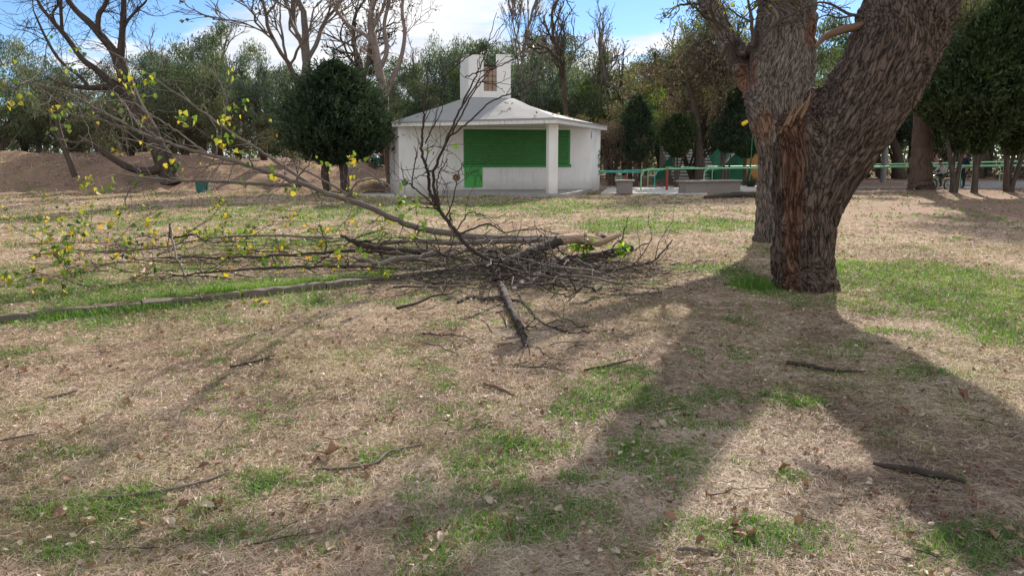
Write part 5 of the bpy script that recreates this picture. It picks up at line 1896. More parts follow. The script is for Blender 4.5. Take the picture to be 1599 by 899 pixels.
# ---- big dark leaning bare tree on the mound, traced
yl = 34.5
t = thing('bare_tree', (P(262, 275, yl)[0], yl, 0), 'big dark bare tree leaning left on the earth mound, with forked limbs against the sky', 'tree', 'leafless trees')
A = Acc(); tips = []
rt = np.random.default_rng(65)
for q in ([(268, 288, yl, 34), (262, 272, yl, 28), (250, 240, yl, 26), (235, 205, yl, 24), (212, 165, yl, 23), (198, 130, yl, 21), (187, 98, yl, 19), (175, 77, yl, 14), (154, 52, yl, 12), (140, 36, yl, 11), (120, 18, yl, 9), (104, -4, yl, 8), (80, -50, yl, 5)],
          [(187, 98, yl, 13), (189, 80, yl, 12), (191, 53, yl, 10), (193, 20, yl, 9), (194, -20, yl, 7), (200, -80, yl, 4)], [(154, 53, yl, 9), (153, 38, yl, 8), (155, 22, yl, 8), (163, 10, yl, 7), (169, -8, yl, 6), (172, -60, yl, 4)],
          [(205, 150, yl, 16), (185, 135, yl, 14), (165, 121, yl, 12), (148, 107, yl, 10), (129, 93, yl, 9), (111, 68, yl, 8), (97, 50, yl, 8), (81, 32, yl, 6), (63, 9, yl, 5), (50, -20, yl, 3)],
          [(97, 48, yl, 6), (96, 30, yl, 5), (95, 0, yl, 5), (98, -50, yl, 3)], [(88, 40, yl, 4), (82, 22, yl, 4), (90, 8, yl, 3.5), (100, -20, yl, 3)],
          [(205, 150, yl, 13), (185, 140, yl, 11), (168, 137, yl, 10), (133, 137, yl, 8), (99, 131, yl, 6), (70, 120, yl, 4)], [(140, 137, yl, 6), (125, 120, yl, 5.5), (93, 94, yl, 5), (72, 60, yl, 4), (58, 30, yl, 3), (52, 16, yl, 2)],
          [(191, 50, yl, 5), (200, 32, yl, 4.5), (215, 15, yl, 4), (228, 2, yl, 3), (236, -20, yl, 2)], [(252, 262, yl - .2, 16), (232, 268, yl - .3, 13), (205, 263, yl - .3, 11), (180, 250, yl - .3, 10), (150, 230, yl - .3, 8), (122, 214, yl - .3, 5)],
          [(240, 225, yl, 16), (262, 240, yl, 12), (272, 262, yl, 9), (266, 276, yl - .2, 8)]):
    p, r = pxpath(q, 6)
    A.tube(p, r, 10, rt.random())
    for k in range(10):
        i = rt.integers(len(p) // 3, len(p) - 1)
        if p[i][2] > 4.2:
            grow(A, p[i], nrm(p[i] - p[i - 1]) * .5 + rt.normal(size=3) * .8, rt.uniform(.7, 1.9), .022, 2, rt, tips, kids=3, rmin=.007, up=-.04, wob=.35)
A.build('trunk', bark_mat('dark_rough_bark', (.022, .017, .015), (.13, .10, .082), 12, .2, False, .03), t)

# ---- small leaning stem and sapling on the mound
A = Acc()
p, r = pxpath([(117, 276, 33.4, 9), (110, 255, 33.4, 9), (102, 235, 33.4, 9), (94, 210, 33.4, 8), (88, 180, 33.5, 6), (86, 150, 33.6, 4)], 5)
A.tube(p, r, 9)
rt = np.random.default_rng(66)
tips = []
for k in range(5):
    grow(A, p[-1 - k * 2], rt.normal(size=3) + [0, 0, .8], .9, .03, 2, rt, tips, kids=3, rmin=.009)
t = thing('leaning_tree', (p[0][0], p[0][1], 0), 'thin dark leaning stem standing on the mound at far left', 'tree')
A.build('trunk', m_tr, t)
A = Acc()
leaves_at_tips(A, tips, rt, 10, .25, .13, .05, .8)
A.build('crown', m_pep2, t)
b0 = P(464, 272, 35.5)
t = thing('sapling', (b0[0], b0[1], tz(b0[0], b0[1])), 'small bare sapling on the mound left of the round juniper', 'tree')
A = Acc(); tips = []
grow(A, [b0[0], b0[1], tz(b0[0], b0[1]) - .1], [0, 0, 1], 1.1, .035, 3, rt, tips, kids=3, rmin=.008, ang=(25, 60))
A.build('trunk', m_tr, t)
A = Acc()
leaves_at_tips(A, tips, rt, 3, .06, .09, .05, .4)
A.build('crown', m_pep2, t)


# ---- conifers: round juniper, cypresses, clipped ball
def conifer(name, label, base, stems, profile, n, mat, Ls, seed, lean=(0, 0), group=None, lump=.18, ry=1.0):
    """profile: rows (z, radius, cx) of the crown silhouette; sprays stand outwards in overlapping tufts"""
    rng = np.random.default_rng(seed)
    t = thing(name, base, label, 'tree', group)
    A = Acc()
    for rows_ in stems:
        p = spline([[base[0] + a_, base[1] + b_, base[2] + c_, d_ * .8] for a_, b_, c_, d_ in rows_], 5)
        A.tube(p[:, :3], p[:, 3], 8, rng.random())
    A.build('trunk', m_tr, t)
    pr = np.array(profile, float)
    A = Acc()
    z = rng.uniform(pr[0, 0], pr[-1, 0], n * 3)
    r = np.interp(z, pr[:, 0], pr[:, 1])
    k = rng.random(len(z)) < r / pr[:, 1].max()
    z, r = z[k][:n], r[k][:n]
    m = len(z)
    a_ = rng.uniform(0, 2 * math.pi, m)
    d = np.stack([np.cos(a_), np.sin(a_) * ry, 0 * a_], -1)
    q = np.stack([np.cos(a_) * r * 1.3, np.sin(a_) * r * 1.3, z * 1.1], -1) + seed
    lumpy = 1 + lump * 2.4 * (fbm(q * 1.1, 2) - .5) + lump * 2.6 * (vnoise(q * 3.0) - .5) + lump * .9 * np.abs(rng.normal(size=m)) ** 2 * .4
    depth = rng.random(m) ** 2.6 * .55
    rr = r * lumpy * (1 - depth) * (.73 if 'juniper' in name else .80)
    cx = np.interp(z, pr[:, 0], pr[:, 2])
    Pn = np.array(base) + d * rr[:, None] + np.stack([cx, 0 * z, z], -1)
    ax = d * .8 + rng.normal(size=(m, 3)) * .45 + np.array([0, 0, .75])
    rn = np.clip(.15 + .55 * vnoise(q * 2.6 + 9) + .45 * (rng.random(m) - .4) - depth * .5, 0, 1)  # deeper sprays take a darker tone, the crown's inner shade put into colour
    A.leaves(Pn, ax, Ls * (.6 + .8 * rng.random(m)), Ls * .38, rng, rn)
    k = rng.choice(m, m // 45, False)          # stray shoots breaking the outline
    q_ = np.repeat(np.array(base) + d[k] * (r[k] * lumpy[k] * rng.uniform(.78, 1.04, len(k)))[:, None] + np.stack([cx[k], 0 * z[k], z[k]], -1), 9, 0)
    q_ = q_ + (np.repeat(d[k] * .6 + [0, 0, .8], 9, 0)) * rng.random((len(q_), 1)) * .32 + rng.normal(size=q_.shape) * .05
    A.leaves(q_, np.repeat(d[k], 9, 0) + rng.normal(size=q_.shape) * .5 + [0, 0, .8], Ls * .8, Ls * .3, rng, np.clip(.35 + .4 * rng.random(len(q_)), 0, 1))
    A.build('crown', mat, t)
    return t


yj = 32.6
bj = P(525, 300, yj); bj[2] = tz(bj[0], bj[1])
z_ = lambda py: P(525, py, yj)[2] - bj[2]
w_ = lambda px: px * yj / FPX
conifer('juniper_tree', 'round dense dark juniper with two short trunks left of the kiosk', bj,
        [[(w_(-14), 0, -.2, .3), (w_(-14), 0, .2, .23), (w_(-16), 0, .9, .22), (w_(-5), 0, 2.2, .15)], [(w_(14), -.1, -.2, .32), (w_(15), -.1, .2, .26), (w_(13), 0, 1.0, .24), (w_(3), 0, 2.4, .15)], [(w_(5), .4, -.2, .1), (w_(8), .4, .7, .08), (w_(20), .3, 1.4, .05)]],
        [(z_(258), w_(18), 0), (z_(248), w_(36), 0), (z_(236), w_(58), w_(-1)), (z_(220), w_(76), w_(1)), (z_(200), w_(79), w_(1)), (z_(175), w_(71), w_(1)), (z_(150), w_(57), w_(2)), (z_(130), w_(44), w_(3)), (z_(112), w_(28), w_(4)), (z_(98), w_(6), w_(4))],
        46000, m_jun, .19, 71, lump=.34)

yc = 31.0
for i, (px, lab, stems, prof, seed) in enumerate((
    (1488, 'cypress with two crossing stems, the nearest left one of the cypress row', [[(0, 0, -.2, .2), (.05, 0, .2, .15), (-.25, 0, 1.4, .11), (-.45, 0, 2.6, .08), (-.6, 0, 3.6, .05)], [(.05, 0, -.2, .2), (.1, 0, .3, .13), (.25, .1, 1.4, .10), (.5, .1, 2.8, .07)], [(0, .1, -.1, .12), (.0, .15, 1.2, .08), (.15, .2, 2.6, .06)]],
     [(238, 6, 2), (218, 13, 0), (200, 24, -2), (188, 36, -4), (172, 50, -10), (150, 54, -6), (120, 50, 6), (90, 42, 20), (50, 30, 34), (15, 14, 46), (0, 3, 50)], 81),
    (1521, 'slim cypress with a single stem in the middle of the cypress row', [[(0, 0, -.2, .24), (0, 0, .15, .17), (-.05, 0, 1.2, .13), (-.2, 0, 2.5, .1), (-.35, 0, 3.5, .06)], [(.02, 0, .8, .08), (.25, 0, 2.0, .07), (.5, 0, 3.2, .05)]],
     [(242, 6, 0), (222, 14, 2), (200, 34, 8), (170, 48, 12), (130, 50, 20), (90, 44, 28), (40, 30, 34), (-10, 14, 40), (-40, 3, 42)], 82),
    (1574, 'broad cypress with splayed stems at the right edge of the photo', [[(0, 0, -.2, .22), (-.1, 0, .2, .16), (-.2, 0, 1.4, .12), (-.3, 0, 2.8, .08)], [(.1, 0, -.1, .2), (.15, 0, .3, .13), (.4, 0, 1.4, .11), (.6, 0, 3.0, .07)], [(.05, .1, 0, .1), (.1, .1, 1.4, .08), (.1, .1, 2.8, .06)]],
     [(244, 7, 0), (225, 18, 0), (205, 38, 4), (180, 62, 8), (150, 72, 10), (110, 70, 8), (60, 52, 8), (10, 34, 10), (-40, 16, 14), (-75, 3, 16)], 83))):
    b0 = P(px, 300, yc + (0, -.1, .6)[i])
    b0[2] = tz(b0[0], b0[1])
    zc_ = lambda py: P(px, py, yc)[2] - b0[2]
    prof = [(zc_(a_), b_ * yc / FPX, c_ * yc / FPX) for a_, b_, c_ in prof]
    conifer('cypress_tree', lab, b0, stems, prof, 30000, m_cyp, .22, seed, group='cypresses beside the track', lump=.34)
yk = 38.5
for i, (px, lab, prof, stems, n_, mt) in enumerate((
    (1056, 'clipped round cypress on thin stems left of the white steps', [(246, 6, 0), (238, 16, 0), (226, 24, 0), (210, 26, 0), (196, 22, 0), (186, 13, 0), (180, 2, 0)], [[(0, 0, -.2, .1), (-.05, 0, .6, .07), (-.25, 0, 1.6, .05)], [(.05, 0, -.2, .1), (.1, 0, .6, .07), (.3, 0, 1.6, .05)], [(.02, 0, -.2, .08), (.03, 0, .8, .06), (.0, 0, 1.6, .05)]], 9000, m_cyp),
    (1136, 'round dark cypress between the withered tree and the upright trunk', [(240, 6, 0), (232, 18, 0), (218, 25, 0), (200, 24, 0), (185, 12, 0), (178, 2, 0)], [[(-.05, 0, -.2, .09), (-.15, 0, .8, .06), (-.4, 0, 1.7, .04)], [(.03, 0, -.2, .08), (.05, 0, .8, .06), (.1, 0, 1.6, .04)]], 8000, m_jun),
    (992, 'narrow dark cypress on a single trunk right of the kiosk', [(252, 8, 0), (235, 22, 0), (205, 28, 0), (180, 22, 0), (160, 12, 0), (148, 2, 0)], [[(0, 0, -.2, .2), (0, 0, .3, .15), (0, 0, 1.2, .11)]], 8000, m_jun),
    (1163, 'dark cypress standing in front of the orange panel', [(248, 6, 0), (235, 24, 0), (205, 34, 0), (170, 34, -4), (140, 26, -4), (120, 3, 0)], [[(0, 0, -.2, .16), (0, 0, .3, .12), (-.05, 0, 1.6, .1)], [(.1, .1, -.2, .1), (.2, .1, .5, .07), (.35, .1, 1.6, .05)]], 10000, m_jun))):
    b0 = P(px, 282, yk + i * .3)
    b0[2] = tz(b0[0], b0[1])
    zc_ = lambda py: P(px, py, yk)[2] - b0[2]
    conifer('cypress_tree', lab, b0, stems, [(zc_(a_), b_ * yk / FPX, c_ * yk / FPX) for a_, b_, c_ in prof], n_, mt, .16, 90 + i)

# ---- single thick trunk right of the fork, trunks by the white steps, more trunks beyond the track
rt = np.random.default_rng(91)


def plain_trunk(name, label, rows, mat, crown=None, group=None, nclump=26, nl=7000, Rc=2.4, H=4.0, lump=None):
    p, r = pxpath(rows, 6)
    rng = np.random.default_rng(int(abs(p[0][0]) * 100))
    p = p + rng.normal(size=p.shape) * r[:, None] * .06
    t = thing(name, (p[0][0], p[0][1], 0), label, 'tree', group)
    A = Acc()
    A.tube(p, r, 14, rng.random())
    tips = []
    for k in range(6):
        i = len(p) - 1 - k
        grow(A, p[i], rng.normal(size=3) * [1, 1, .4] + [0, 0, .7], 1.9, r[i] * .4, 2, rng, tips, kids=3, rmin=.01)
    A.build('trunk', mat, t)
    A = Acc()
    if crown:
        leaves_at_tips(A, tips, rng, 40, .4, .2, .06, 1.0, 1.0)
        A.build('crown', crown, t)
    return t


plain_trunk('pine_tree', 'single thick brown trunk beside the child on the bicycle', [(1436, 302, 33, 48), (1437, 292, 33, 36), (1438, 270, 33, 33), (1440, 230, 33, 31), (1442, 190, 33, 30), (1444, 140, 33, 28), (1446, 80, 33, 24), (1446, 0, 33.2, 18)], bark_mat('brown_bark', (.05, .034, .026), (.21, .145, .11), 14, .2, False, .03), m_pep2)
plain_trunk('bare_tree', 'reddish brown trunk rising in front of the white steps', [(1091, 289, 39, 30), (1092, 280, 39, 18), (1092, 255, 39, 15), (1090, 220, 39, 13), (1086, 180, 39, 12), (1080, 150, 39, 9), (1072, 120, 39, 6)], m_tr, m_brown)
plain_trunk('pine_tree', 'slim straight trunk right of the white steps', [(1131, 281, 40, 13), (1130, 270, 40, 9), (1129, 230, 40, 8), (1130, 190, 40, 8), (1128, 130, 40, 7), (1126, 80, 40, 5)], m_tr_grey, m_pep)
g5 = 'trunks beyond the track'
for px, w, Y, lab in ((1402, 15, 52, 'thick leaning trunk beyond the track right of the grey post'), (1370, 10, 55, 'dark trunk beyond the track left of the grey post'), (1350, 8, 58, 'dark slim trunk beyond the track beside the leaning limb'), (1497, 8, 55, 'dark slim trunk far behind the standing adult'),
                      (1540, 9, 54, 'dark trunk beyond the track behind the middle cypress'), (1595, 10, 53, 'dark trunk beyond the track at the right edge')):
    rows_ = [(px + 4, 276, Y, w * 1.5), (px + 2, 266, Y, w), (px, 240, Y, w * .9), (px - (14 if px == 1402 else 1), 205, Y, w * .85), (px - (22 if px == 1402 else 2), 160, Y, w * .7), (px - 2, 110, Y, w * .4)]
    plain_trunk('dark_tree', lab, rows_, m_tr, m_jun, g5)

# ---- distant wood closing the view
rngF = np.random.default_rng(99)
A = Acc()
n = 60000
th_ = rngF.uniform(-1.05, 1.05, n)
dd = rngF.uniform(78, 118, n)
x, y = dd * np.sin(th_), dd * np.cos(th_)
hmax = 8.2 + 3.4 * (fbm(np.stack([th_ * 14, 0 * th_, 0 * th_], -1), 4) - .5) * 2
z = hmax * rngF.random(n) ** .75
A.leaves(np.stack([x, y, z], -1), rngF.normal(size=(n, 3)) + [0, 0, -.6], .55, .24, rngF, np.clip(.5 * vnoise(np.stack([x, y, z], -1) * .45) + .6 * rngF.random(n), 0, 1))
n = 5200
th_ = rngF.uniform(-1.05, 1.05, n)
dd = rngF.uniform(78, 118, n)
for k in range(260):
    th1 = rngF.uniform(-1.0, 1.0); d1 = rngF.uniform(76, 112)
    q = np.array([d1 * math.sin(th1), d1 * math.cos(th1), 0])
    A.tube([q - [0, 0, .3], q + [rngF.normal() * .2, 0, 2.5], q + [rngF.normal() * .5, 0, 5.5]], [.22, .17, .1], 5, .0)
tag(A.build('distant_woods', m_far), 'mass of distant trees closing the view', kind='stuff')
A = Acc()
n = 40000
th_ = rngF.uniform(-1.05, 1.05, n)
dd = rngF.uniform(60, 76, n)
x, y = dd * np.sin(th_), dd * np.cos(th_)
z = terrain(x, y) + np.where(th_ < 0, 3.0, 2.2) * rngF.random(n)
A.leaves(np.stack([x, y, z], -1), rngF.normal(size=(n, 3)), .34, .12, rngF, np.clip(.5 * vnoise(np.stack([x, y, z], -1) * .6) + .5 * rngF.random(n), 0, 1))
tag(A.build('undergrowth', m_pep2), 'dense scrub growing under the far trees', kind='stuff')

# ================================================================== RAILS, STEPS, FURNITURE, PEOPLE
m_rail = plain('pale_green_rail_paint', (.22, .52, .27), .5, .15, 3)
m_teal = plain('teal_rail_paint', (.06, .36, .28), .5, .15, 3)
m_red = plain('rusty_red_post_paint', (.28, .05, .03), .6, .2, 4)
m_conc = stained('rough_grey_concrete', (.26, .23, .205), (.15, .125, .11), .7, (2, 2, 2), 2.0, .005)
m_slab = stained('bench_top_concrete', (.33, .295, .26), (.2, .17, .15), .5, (2, 2, 2), 2.0, .004)
m_stepw = stained('white_step_paint', (.74, .74, .72), (.3, .28, .25), .5, (2, 2, 2), 1.5, .002)
m_gwall = plain('deep_green_wall_paint', (.02, .17, .085), .6, .2, 1.5)
m_orange = plain('orange_wall_paint', (.52, .27, .075), .7, .2, 1.5)
m_yel = plain('yellow_paint', (.85, .55, .03), .5, .1, 3)
m_binm = plain('teal_bin_plastic', (.02, .12, .105), .5, .2, 4)
m_pole = plain('grey_galvanised_post', (.20, .20, .195), .5, .15, 3)


def rail(label, pts, posts, mat, r=.035, group='green rails along the track', zt=1.0, second=None):
    pts = np.array(pts, float)
    t = thing('rail', (pts[0][0], pts[0][1], 0), label, 'railing', group)
    A = Acc()
    A.tube(pts, r, 8)
    A.build('top_bar', mat, t)
    for (x, y, h, sgn) in posts:
        A = Acc()
        z0 = tz(x, y)
        A.tube(spline([[x, y, z0 - .1], [x, y, z0 + .5], [x, y, h - .25], [x + .05 * sgn, y, h - .09], [x + .22 * sgn, y + .0, h - .012]], 5), .028, 8)
        A.build('post', mat, t)
    return t


q = lambda px, py, Y: P(px, py, Y)
rail('long pale green rail crossing in front of the white steps to the upright trunk', [q(1010, 264.5, 34.5), q(1050, 263.5, 34.7), q(1100, 263, 35), q(1200, 262, 35.4), q(1330, 261.5, 35.9)],
     [(*q(1111, 0, 35)[:2], q(1111, 263, 35)[2], 1), (*q(1009, 0, 34.4)[:2], q(1010, 265, 34.5)[2], 1)], m_rail, .034)
rail('second thinner green rail behind it, in front of the white steps', [q(1040, 261.5, 39), q(1110, 260.5, 39), q(1200, 259.5, 39.2)], [(*q(1020, 0, 38.7)[:2], q(1020, 262, 39)[2], 1), (*q(1124, 0, 39)[:2], q(1124, 260, 39)[2], 1)], m_rail, .03)
rail('pale green rail with curved posts along the near side of the track at right', [q(1330, 261.5, 36), q(1400, 260.5, 36.1), q(1500, 259.5, 36.2), q(1700, 258, 36.6), q(1900, 257, 37)],
     [(*q(1346, 0, 36)[:2], q(1346, 261.3, 36)[2], 1), (*q(1526, 0, 36.2)[:2], q(1526, 259.2, 36.2)[2], 1), (*q(1705, 0, 36.5)[:2], q(1705, 258, 36.5)[2], 1)], m_rail, .05)
rail('farther green rail along the far side of the track at right', [q(1330, 257.5, 48), q(1450, 255.5, 48), q(1600, 252, 48), q(1800, 249, 48)],
     [(*q(1355, 0, 48)[:2], q(1355, 257, 48)[2], 1), (*q(1480, 0, 48)[:2], q(1480, 254.8, 48)[2], 1), (*q(1590, 0, 48)[:2], q(1590, 252.2, 48)[2], 1)], m_rail, .05)
rail('teal rail running from the kiosk wall towards the white steps', [q(925, 267.6, 37), q(960, 267.2, 37), q(1000, 266, 37.2), q(1035, 265.4, 37.5)], [(*q(976, 0, 37)[:2], q(976, 267, 37)[2], 1), (*q(1031, 0, 37.4)[:2], q(1031, 266, 37.4)[2], 1)], m_teal, .035)
# teal plank of a see-saw like beam and red posts
A = Acc()
a0, a1 = q(934, 268.5, 35.6), q(1000, 269.5, 35.2)
c = (a0 + a1) / 2
A.box(c, (np.linalg.norm(a1 - a0), .22, .05), math.atan2(a1[1] - a0[1], a1[0] - a0[0]))
t = thing('beam_bench', (c[0], c[1], 0), 'long teal plank on a red post right beside the kiosk wall', 'bench')
A.build('plank', m_teal, t, bevel=.01)
A = Acc()
b0 = q(977, 270, 35.4)
A.tube([[b0[0], b0[1], -.1], [b0[0], b0[1], b0[2] - .05]], .05, 10)
A.build('post', m_red, t)
b0 = q(1042, 264, 34.3)
A = Acc()
A.tube([[b0[0], b0[1], -.1], [b0[0], b0[1], .5], [b0[0], b0[1], b0[2]]], .055, 12)
A.tube([[b0[0], b0[1], b0[2] - .0], [b0[0], b0[1], b0[2] + .02]], .065, 12)
tag(A.build('post', m_red, origin=np.array([b0[0], b0[1], 0])), 'rusty red post standing under the end of the pale green rail', 'post')
# concrete bench
b0 = G(976, 304)
t = thing('concrete_bench', (b0[0], b0[1], 0), 'small blocky concrete bench on the pale paving right of the kiosk', 'bench')
A = Acc()
A.box((b0[0], b0[1] + .2, .27), (.62, .42, .5), rad(-4))
A.build('base', m_conc, t, bevel=.015)
A = Acc()
A.box((b0[0], b0[1] + .2, .558), (.78, .54, .07), rad(-4))
A.build('seat', m_slab, t, bevel=.012)
# low planter wall with slab
w0, w1 = G(1067, 304), G(1153, 302)
d = w1 - w0
c = (w0 + w1) / 2
t = thing('planter_wall', (c[0], c[1], 0), 'long low concrete planter wall between the bench and the upright trunk', 'wall')
A = Acc()
az = math.atan2(d[1], d[0])
Lw_ = np.linalg.norm(d)
A.box((c[0], c[1] + .3, .21), (Lw_, .5, .56), az)
A.build('wall', m_conc, t, bevel=.02)
A = Acc()
A.box((c[0] - .03, c[1] + .28, .525), (Lw_ + .1, .66, .066), az)
A.build('coping', m_slab, t, bevel=.012)
# kerb-like fallen slab before it
s0_, s1_ = G(1100, 311), G(1190, 308)
A = Acc()
rr = np.random.default_rng(3)
p = spline([s0_ + [0, 0, .03], (s0_ + s1_) / 2 + [0, .1, .1], s1_ + [0, 0, .08]], 8)
A.tube(p + rr.normal(size=p.shape) * .01, np.linspace(.09, .12, len(p)), 10)
tag(A.build('log', m_fb, origin=s0_ * [1, 1, 0]), 'dark old log lying on the ground in front of the planter wall', 'log')
# agave-like plant
b0 = G(1170, 297)
t = thing('agave_plant', (b0[0], b0[1] - .2, 0), 'spiky dark agave plant at the end of the planter wall', 'plant')
A = Acc()
rr = np.random.default_rng(4)
for k in range(46):
    az = rr.uniform(0, 6.28); el = rr.uniform(.15, 1.35)
    d = np.array([math.cos(az) * math.cos(el), math.sin(az) * math.cos(el), math.sin(el)])
    ln = rr.uniform(.45, .8)
    s = nrm(np.cross(d, [0, 0, 1]))
    p0 = np.array([b0[0], b0[1] - .2, .12])
    pts = [p0, p0 + d * ln * .4, p0 + d * ln * .8 - [0, 0, .05], p0 + d * ln - [0, 0, .14 * math.cos(el)]]
    ws = [.03, .05, .03, .002]
    V = []
    for pt, w in zip(pts, ws):
        V += [pt - s * w, pt + s * w]
    A.add(V, [[2 * i, 2 * i + 1, 2 * i + 3, 2 * i + 2] for i in range(3)], None, rr.random())
A.build('foliage', leaf_mat('agave_leaves', [(0, (.03, .035, .02)), (.6, (.07, .075, .045)), (1, (.17, .12, .07))], .1), t)

# white steps between green ramp walls, orange side panel (play pyramid)
ys = 42.0
b0 = P(1085, 280, ys)
t = thing('play_steps', (b0[0], ys, 0), 'wide flight of white steps between sloping green walls with an orange panel', 'steps')
xl, xr = P(1054, 250, ys)[0], P(1126, 250, ys)[0]
A = Acc()
ns = 13
for i in range(ns):
    y0 = ys + .34 * i
    A.prism([(xl, y0), (xr, y0), (xr, y0 + .342), (xl, y0 + .342)], -.2, .17 * (i + 1) - .0)
A.build('riser', m_conc, t)  # darker grey risers stand in for the shadow gaps under the white treads
A = Acc()
for i in range(ns):
    A.box(((xl + xr) / 2, ys + .34 * i + .14, .17 * (i + 1) + .02), (xr - xl - .01, .36, .075))
A.build('tread', m_stepw, t)
H_ = .17 * ns


def slope_wall(name, x0, x1, y0, y1, h0, h1, ytop, mat):
    A = Acc()
    V = lambda x: [[x, y0, -.2], [x, y1, -.2], [x, y1, h1], [x, ytop, h1], [x, y0, h0]]
    a_, b_ = np.array(V(x0)), np.array(V(x1))
    n = 5
    for i in range(n):
        j = (i + 1) % n
        A.add([a_[i], b_[i], b_[j], a_[j]], [[3, 2, 1, 0]], smooth=False)
    A.ngon(a_, .5); A.ngon(b_[::-1], .5)
    return A.build(name, mat, t, bevel=.015)


# left ramp: sloping green wall seen from the front
A = Acc()
a_ = np.array([P(x_, y_, ys - .3) for x_, y_ in ((1019, 283), (1038, 278), (1054, 262), (1054, 236))])
b_ = a_ + [0, .28, 0]
for i in range(4):
    j = (i + 1) % 4
    A.add([a_[i], b_[i], b_[j], a_[j]], [[3, 2, 1, 0]], smooth=False)
A.ngon(a_); A.ngon(b_[::-1])
A.build('ramp_wall', m_gwall, t)
x0, x1 = xr + .004, P(1160, 250, ys)[0]
A = Acc()
a_ = np.array([[x0, ys - .4, -.2], [x1, ys - .4, -.2], [x1, ys - .4, 2.05], [x0 + 1.0, ys - .4, 2.05], [x0 - .15, ys - .4, .85], [x0 - .45, ys - .4, .75], [x0 - .45, ys - .4, -.2]])
b_ = a_ + [0, 4.8, 0]
n = len(a_)
for i in range(n):
    j = (i + 1) % n
    A.add([a_[i], b_[i], b_[j], a_[j]], [[3, 2, 1, 0]], smooth=False)
A.ngon(a_); A.ngon(b_[::-1])
A.build('ramp_wall', m_gwall, t)
A = Acc()
e0, e1 = np.array([x0 - .15, ys - .43, .86]), np.array([x0 + 1.0, ys - .43, 2.06])
A.add([e0, e1, e1 + [0, .25, .0], e0 + [0, .25, 0], e0 + [0, 0, .09], e1 + [0, 0, .09], e1 + [0, .25, .09], e0 + [0, .25, .09]], [[0, 1, 5, 4], [1, 2, 6, 5], [2, 3, 7, 6], [3, 0, 4, 7], [4, 5, 6, 7], [3, 2, 1, 0]], smooth=False)
A.build('coping', m_stepw, t)
A = Acc()
A.prism([(x1 + .004, ys - .3), (x1 + 2.3, ys - .3), (x1 + 2.3, ys + 3), (x1 + .004, ys + 3)], -.2, P(1170, 238, ys)[2])
A.build('orange_panel', m_orange, t)
A = Acc()
A.prism([(x1 + .3, ys + .3), (x1 + 2.6, ys + .3), (x1 + 2.6, ys + 2.5), (x1 + .3, ys + 2.5)], P(1170, 238, ys)[2] + .003, P(1170, 212, ys)[2])
A.build('upper_wall', m_gwall, t)
# yellow end of a slide tube
b0 = P(1163, 192, 37.4)
A = Acc()
d = np.array([.22, 0, .13]); up = np.array([-.04, 0, .07])
A.tube([b0 - d * .6, b0, b0 + d * .6], [.09, .10, .075], 10)
yp = A.build('slide_tube_end', m_yel, None, origin=np.array([b0[0], b0[1], b0[2]]))
yp.name = 'yellow_tube_end'
tag(yp, 'small bright yellow tube end hanging in the dark foliage beside the upright trunk', 'lamp')
A = Acc()
A.tube(spline([[b0[0] + .13, 37.4, b0[2] + .07], [b0[0] + .35, 37.45, b0[2] + .1], [b0[0] + .42, 37.5, b0[2] - .3], [b0[0] + .42, 37.5, 0]], 5), .022, 8)
o = A.build('pole', m_gwall, yp, origin=np.array([b0[0], b0[1], b0[2]]))

# grey post beyond the rail
b0 = P(1379, 278, 45)
t = thing('utility_post', (b0[0], 45, 0), 'tall plain grey post beyond the track left of the thick brown trunk', 'post')
A = Acc()
z0 = tz(b0[0], 45)
A.tube([[b0[0], 45, z0 - .2], [b0[0], 45, 2.5], [b0[0] + .02, 45, 4.3]], [.16, .145, .13], 12)
A.build('pole', m_pole, t)
A = Acc()
A.box((b0[0], 45, 4.36), (.34, .34, .1))
A.build('cap', m_pole, t, bevel=.01)
# teal bin on the mound foot
b0 = P(315, 283, 33.0)
z0 = tz(b0[0], 33.0)
t = thing('litter_bin', (b0[0], 33.0, z0), 'dark teal litter bin at the foot of the mound behind the long branch', 'bin')
A = Acc()
A.tube([[b0[0], 33, z0 - .05], [b0[0], 33, z0 + .5]], [.24, .28], 16)
A.build('body', m_binm, t)
A = Acc()
A.tube([[b0[0], 33, z0 + .503], [b0[0], 33, z0 + .54]], [.30, .30], 16)
A.build('rim', m_teal, t)
# street lamp behind the juniper
b0 = P(522, 100, 52)
t = thing('street_lamp', (b0[0], 52, tz(b0[0], 52)), 'teal street lamp pole with a slanting arm above the round juniper', 'lamp')
A = Acc()
A.tube([[b0[0], 52, 0], [b0[0], 52, 4], [b0[0] - .02, 52, P(521, 74, 52)[2]]], [.12, .10, .07], 10)
A.tube([P(521, 79, 52), P(534, 71, 52), P(550, 62, 52)], [.05, .05, .045], 8)
A.build('pole', m_binm, t)
A = Acc()
e = P(553, 60, 52)
A.tube([e - [.1, 0, .06], e + [.12, 0, .06], e + [.42, 0, .2], e + [.55, 0, .24]], [.04, .09, .11, .04], 8)
A.build('lamp_head', m_pole, t)
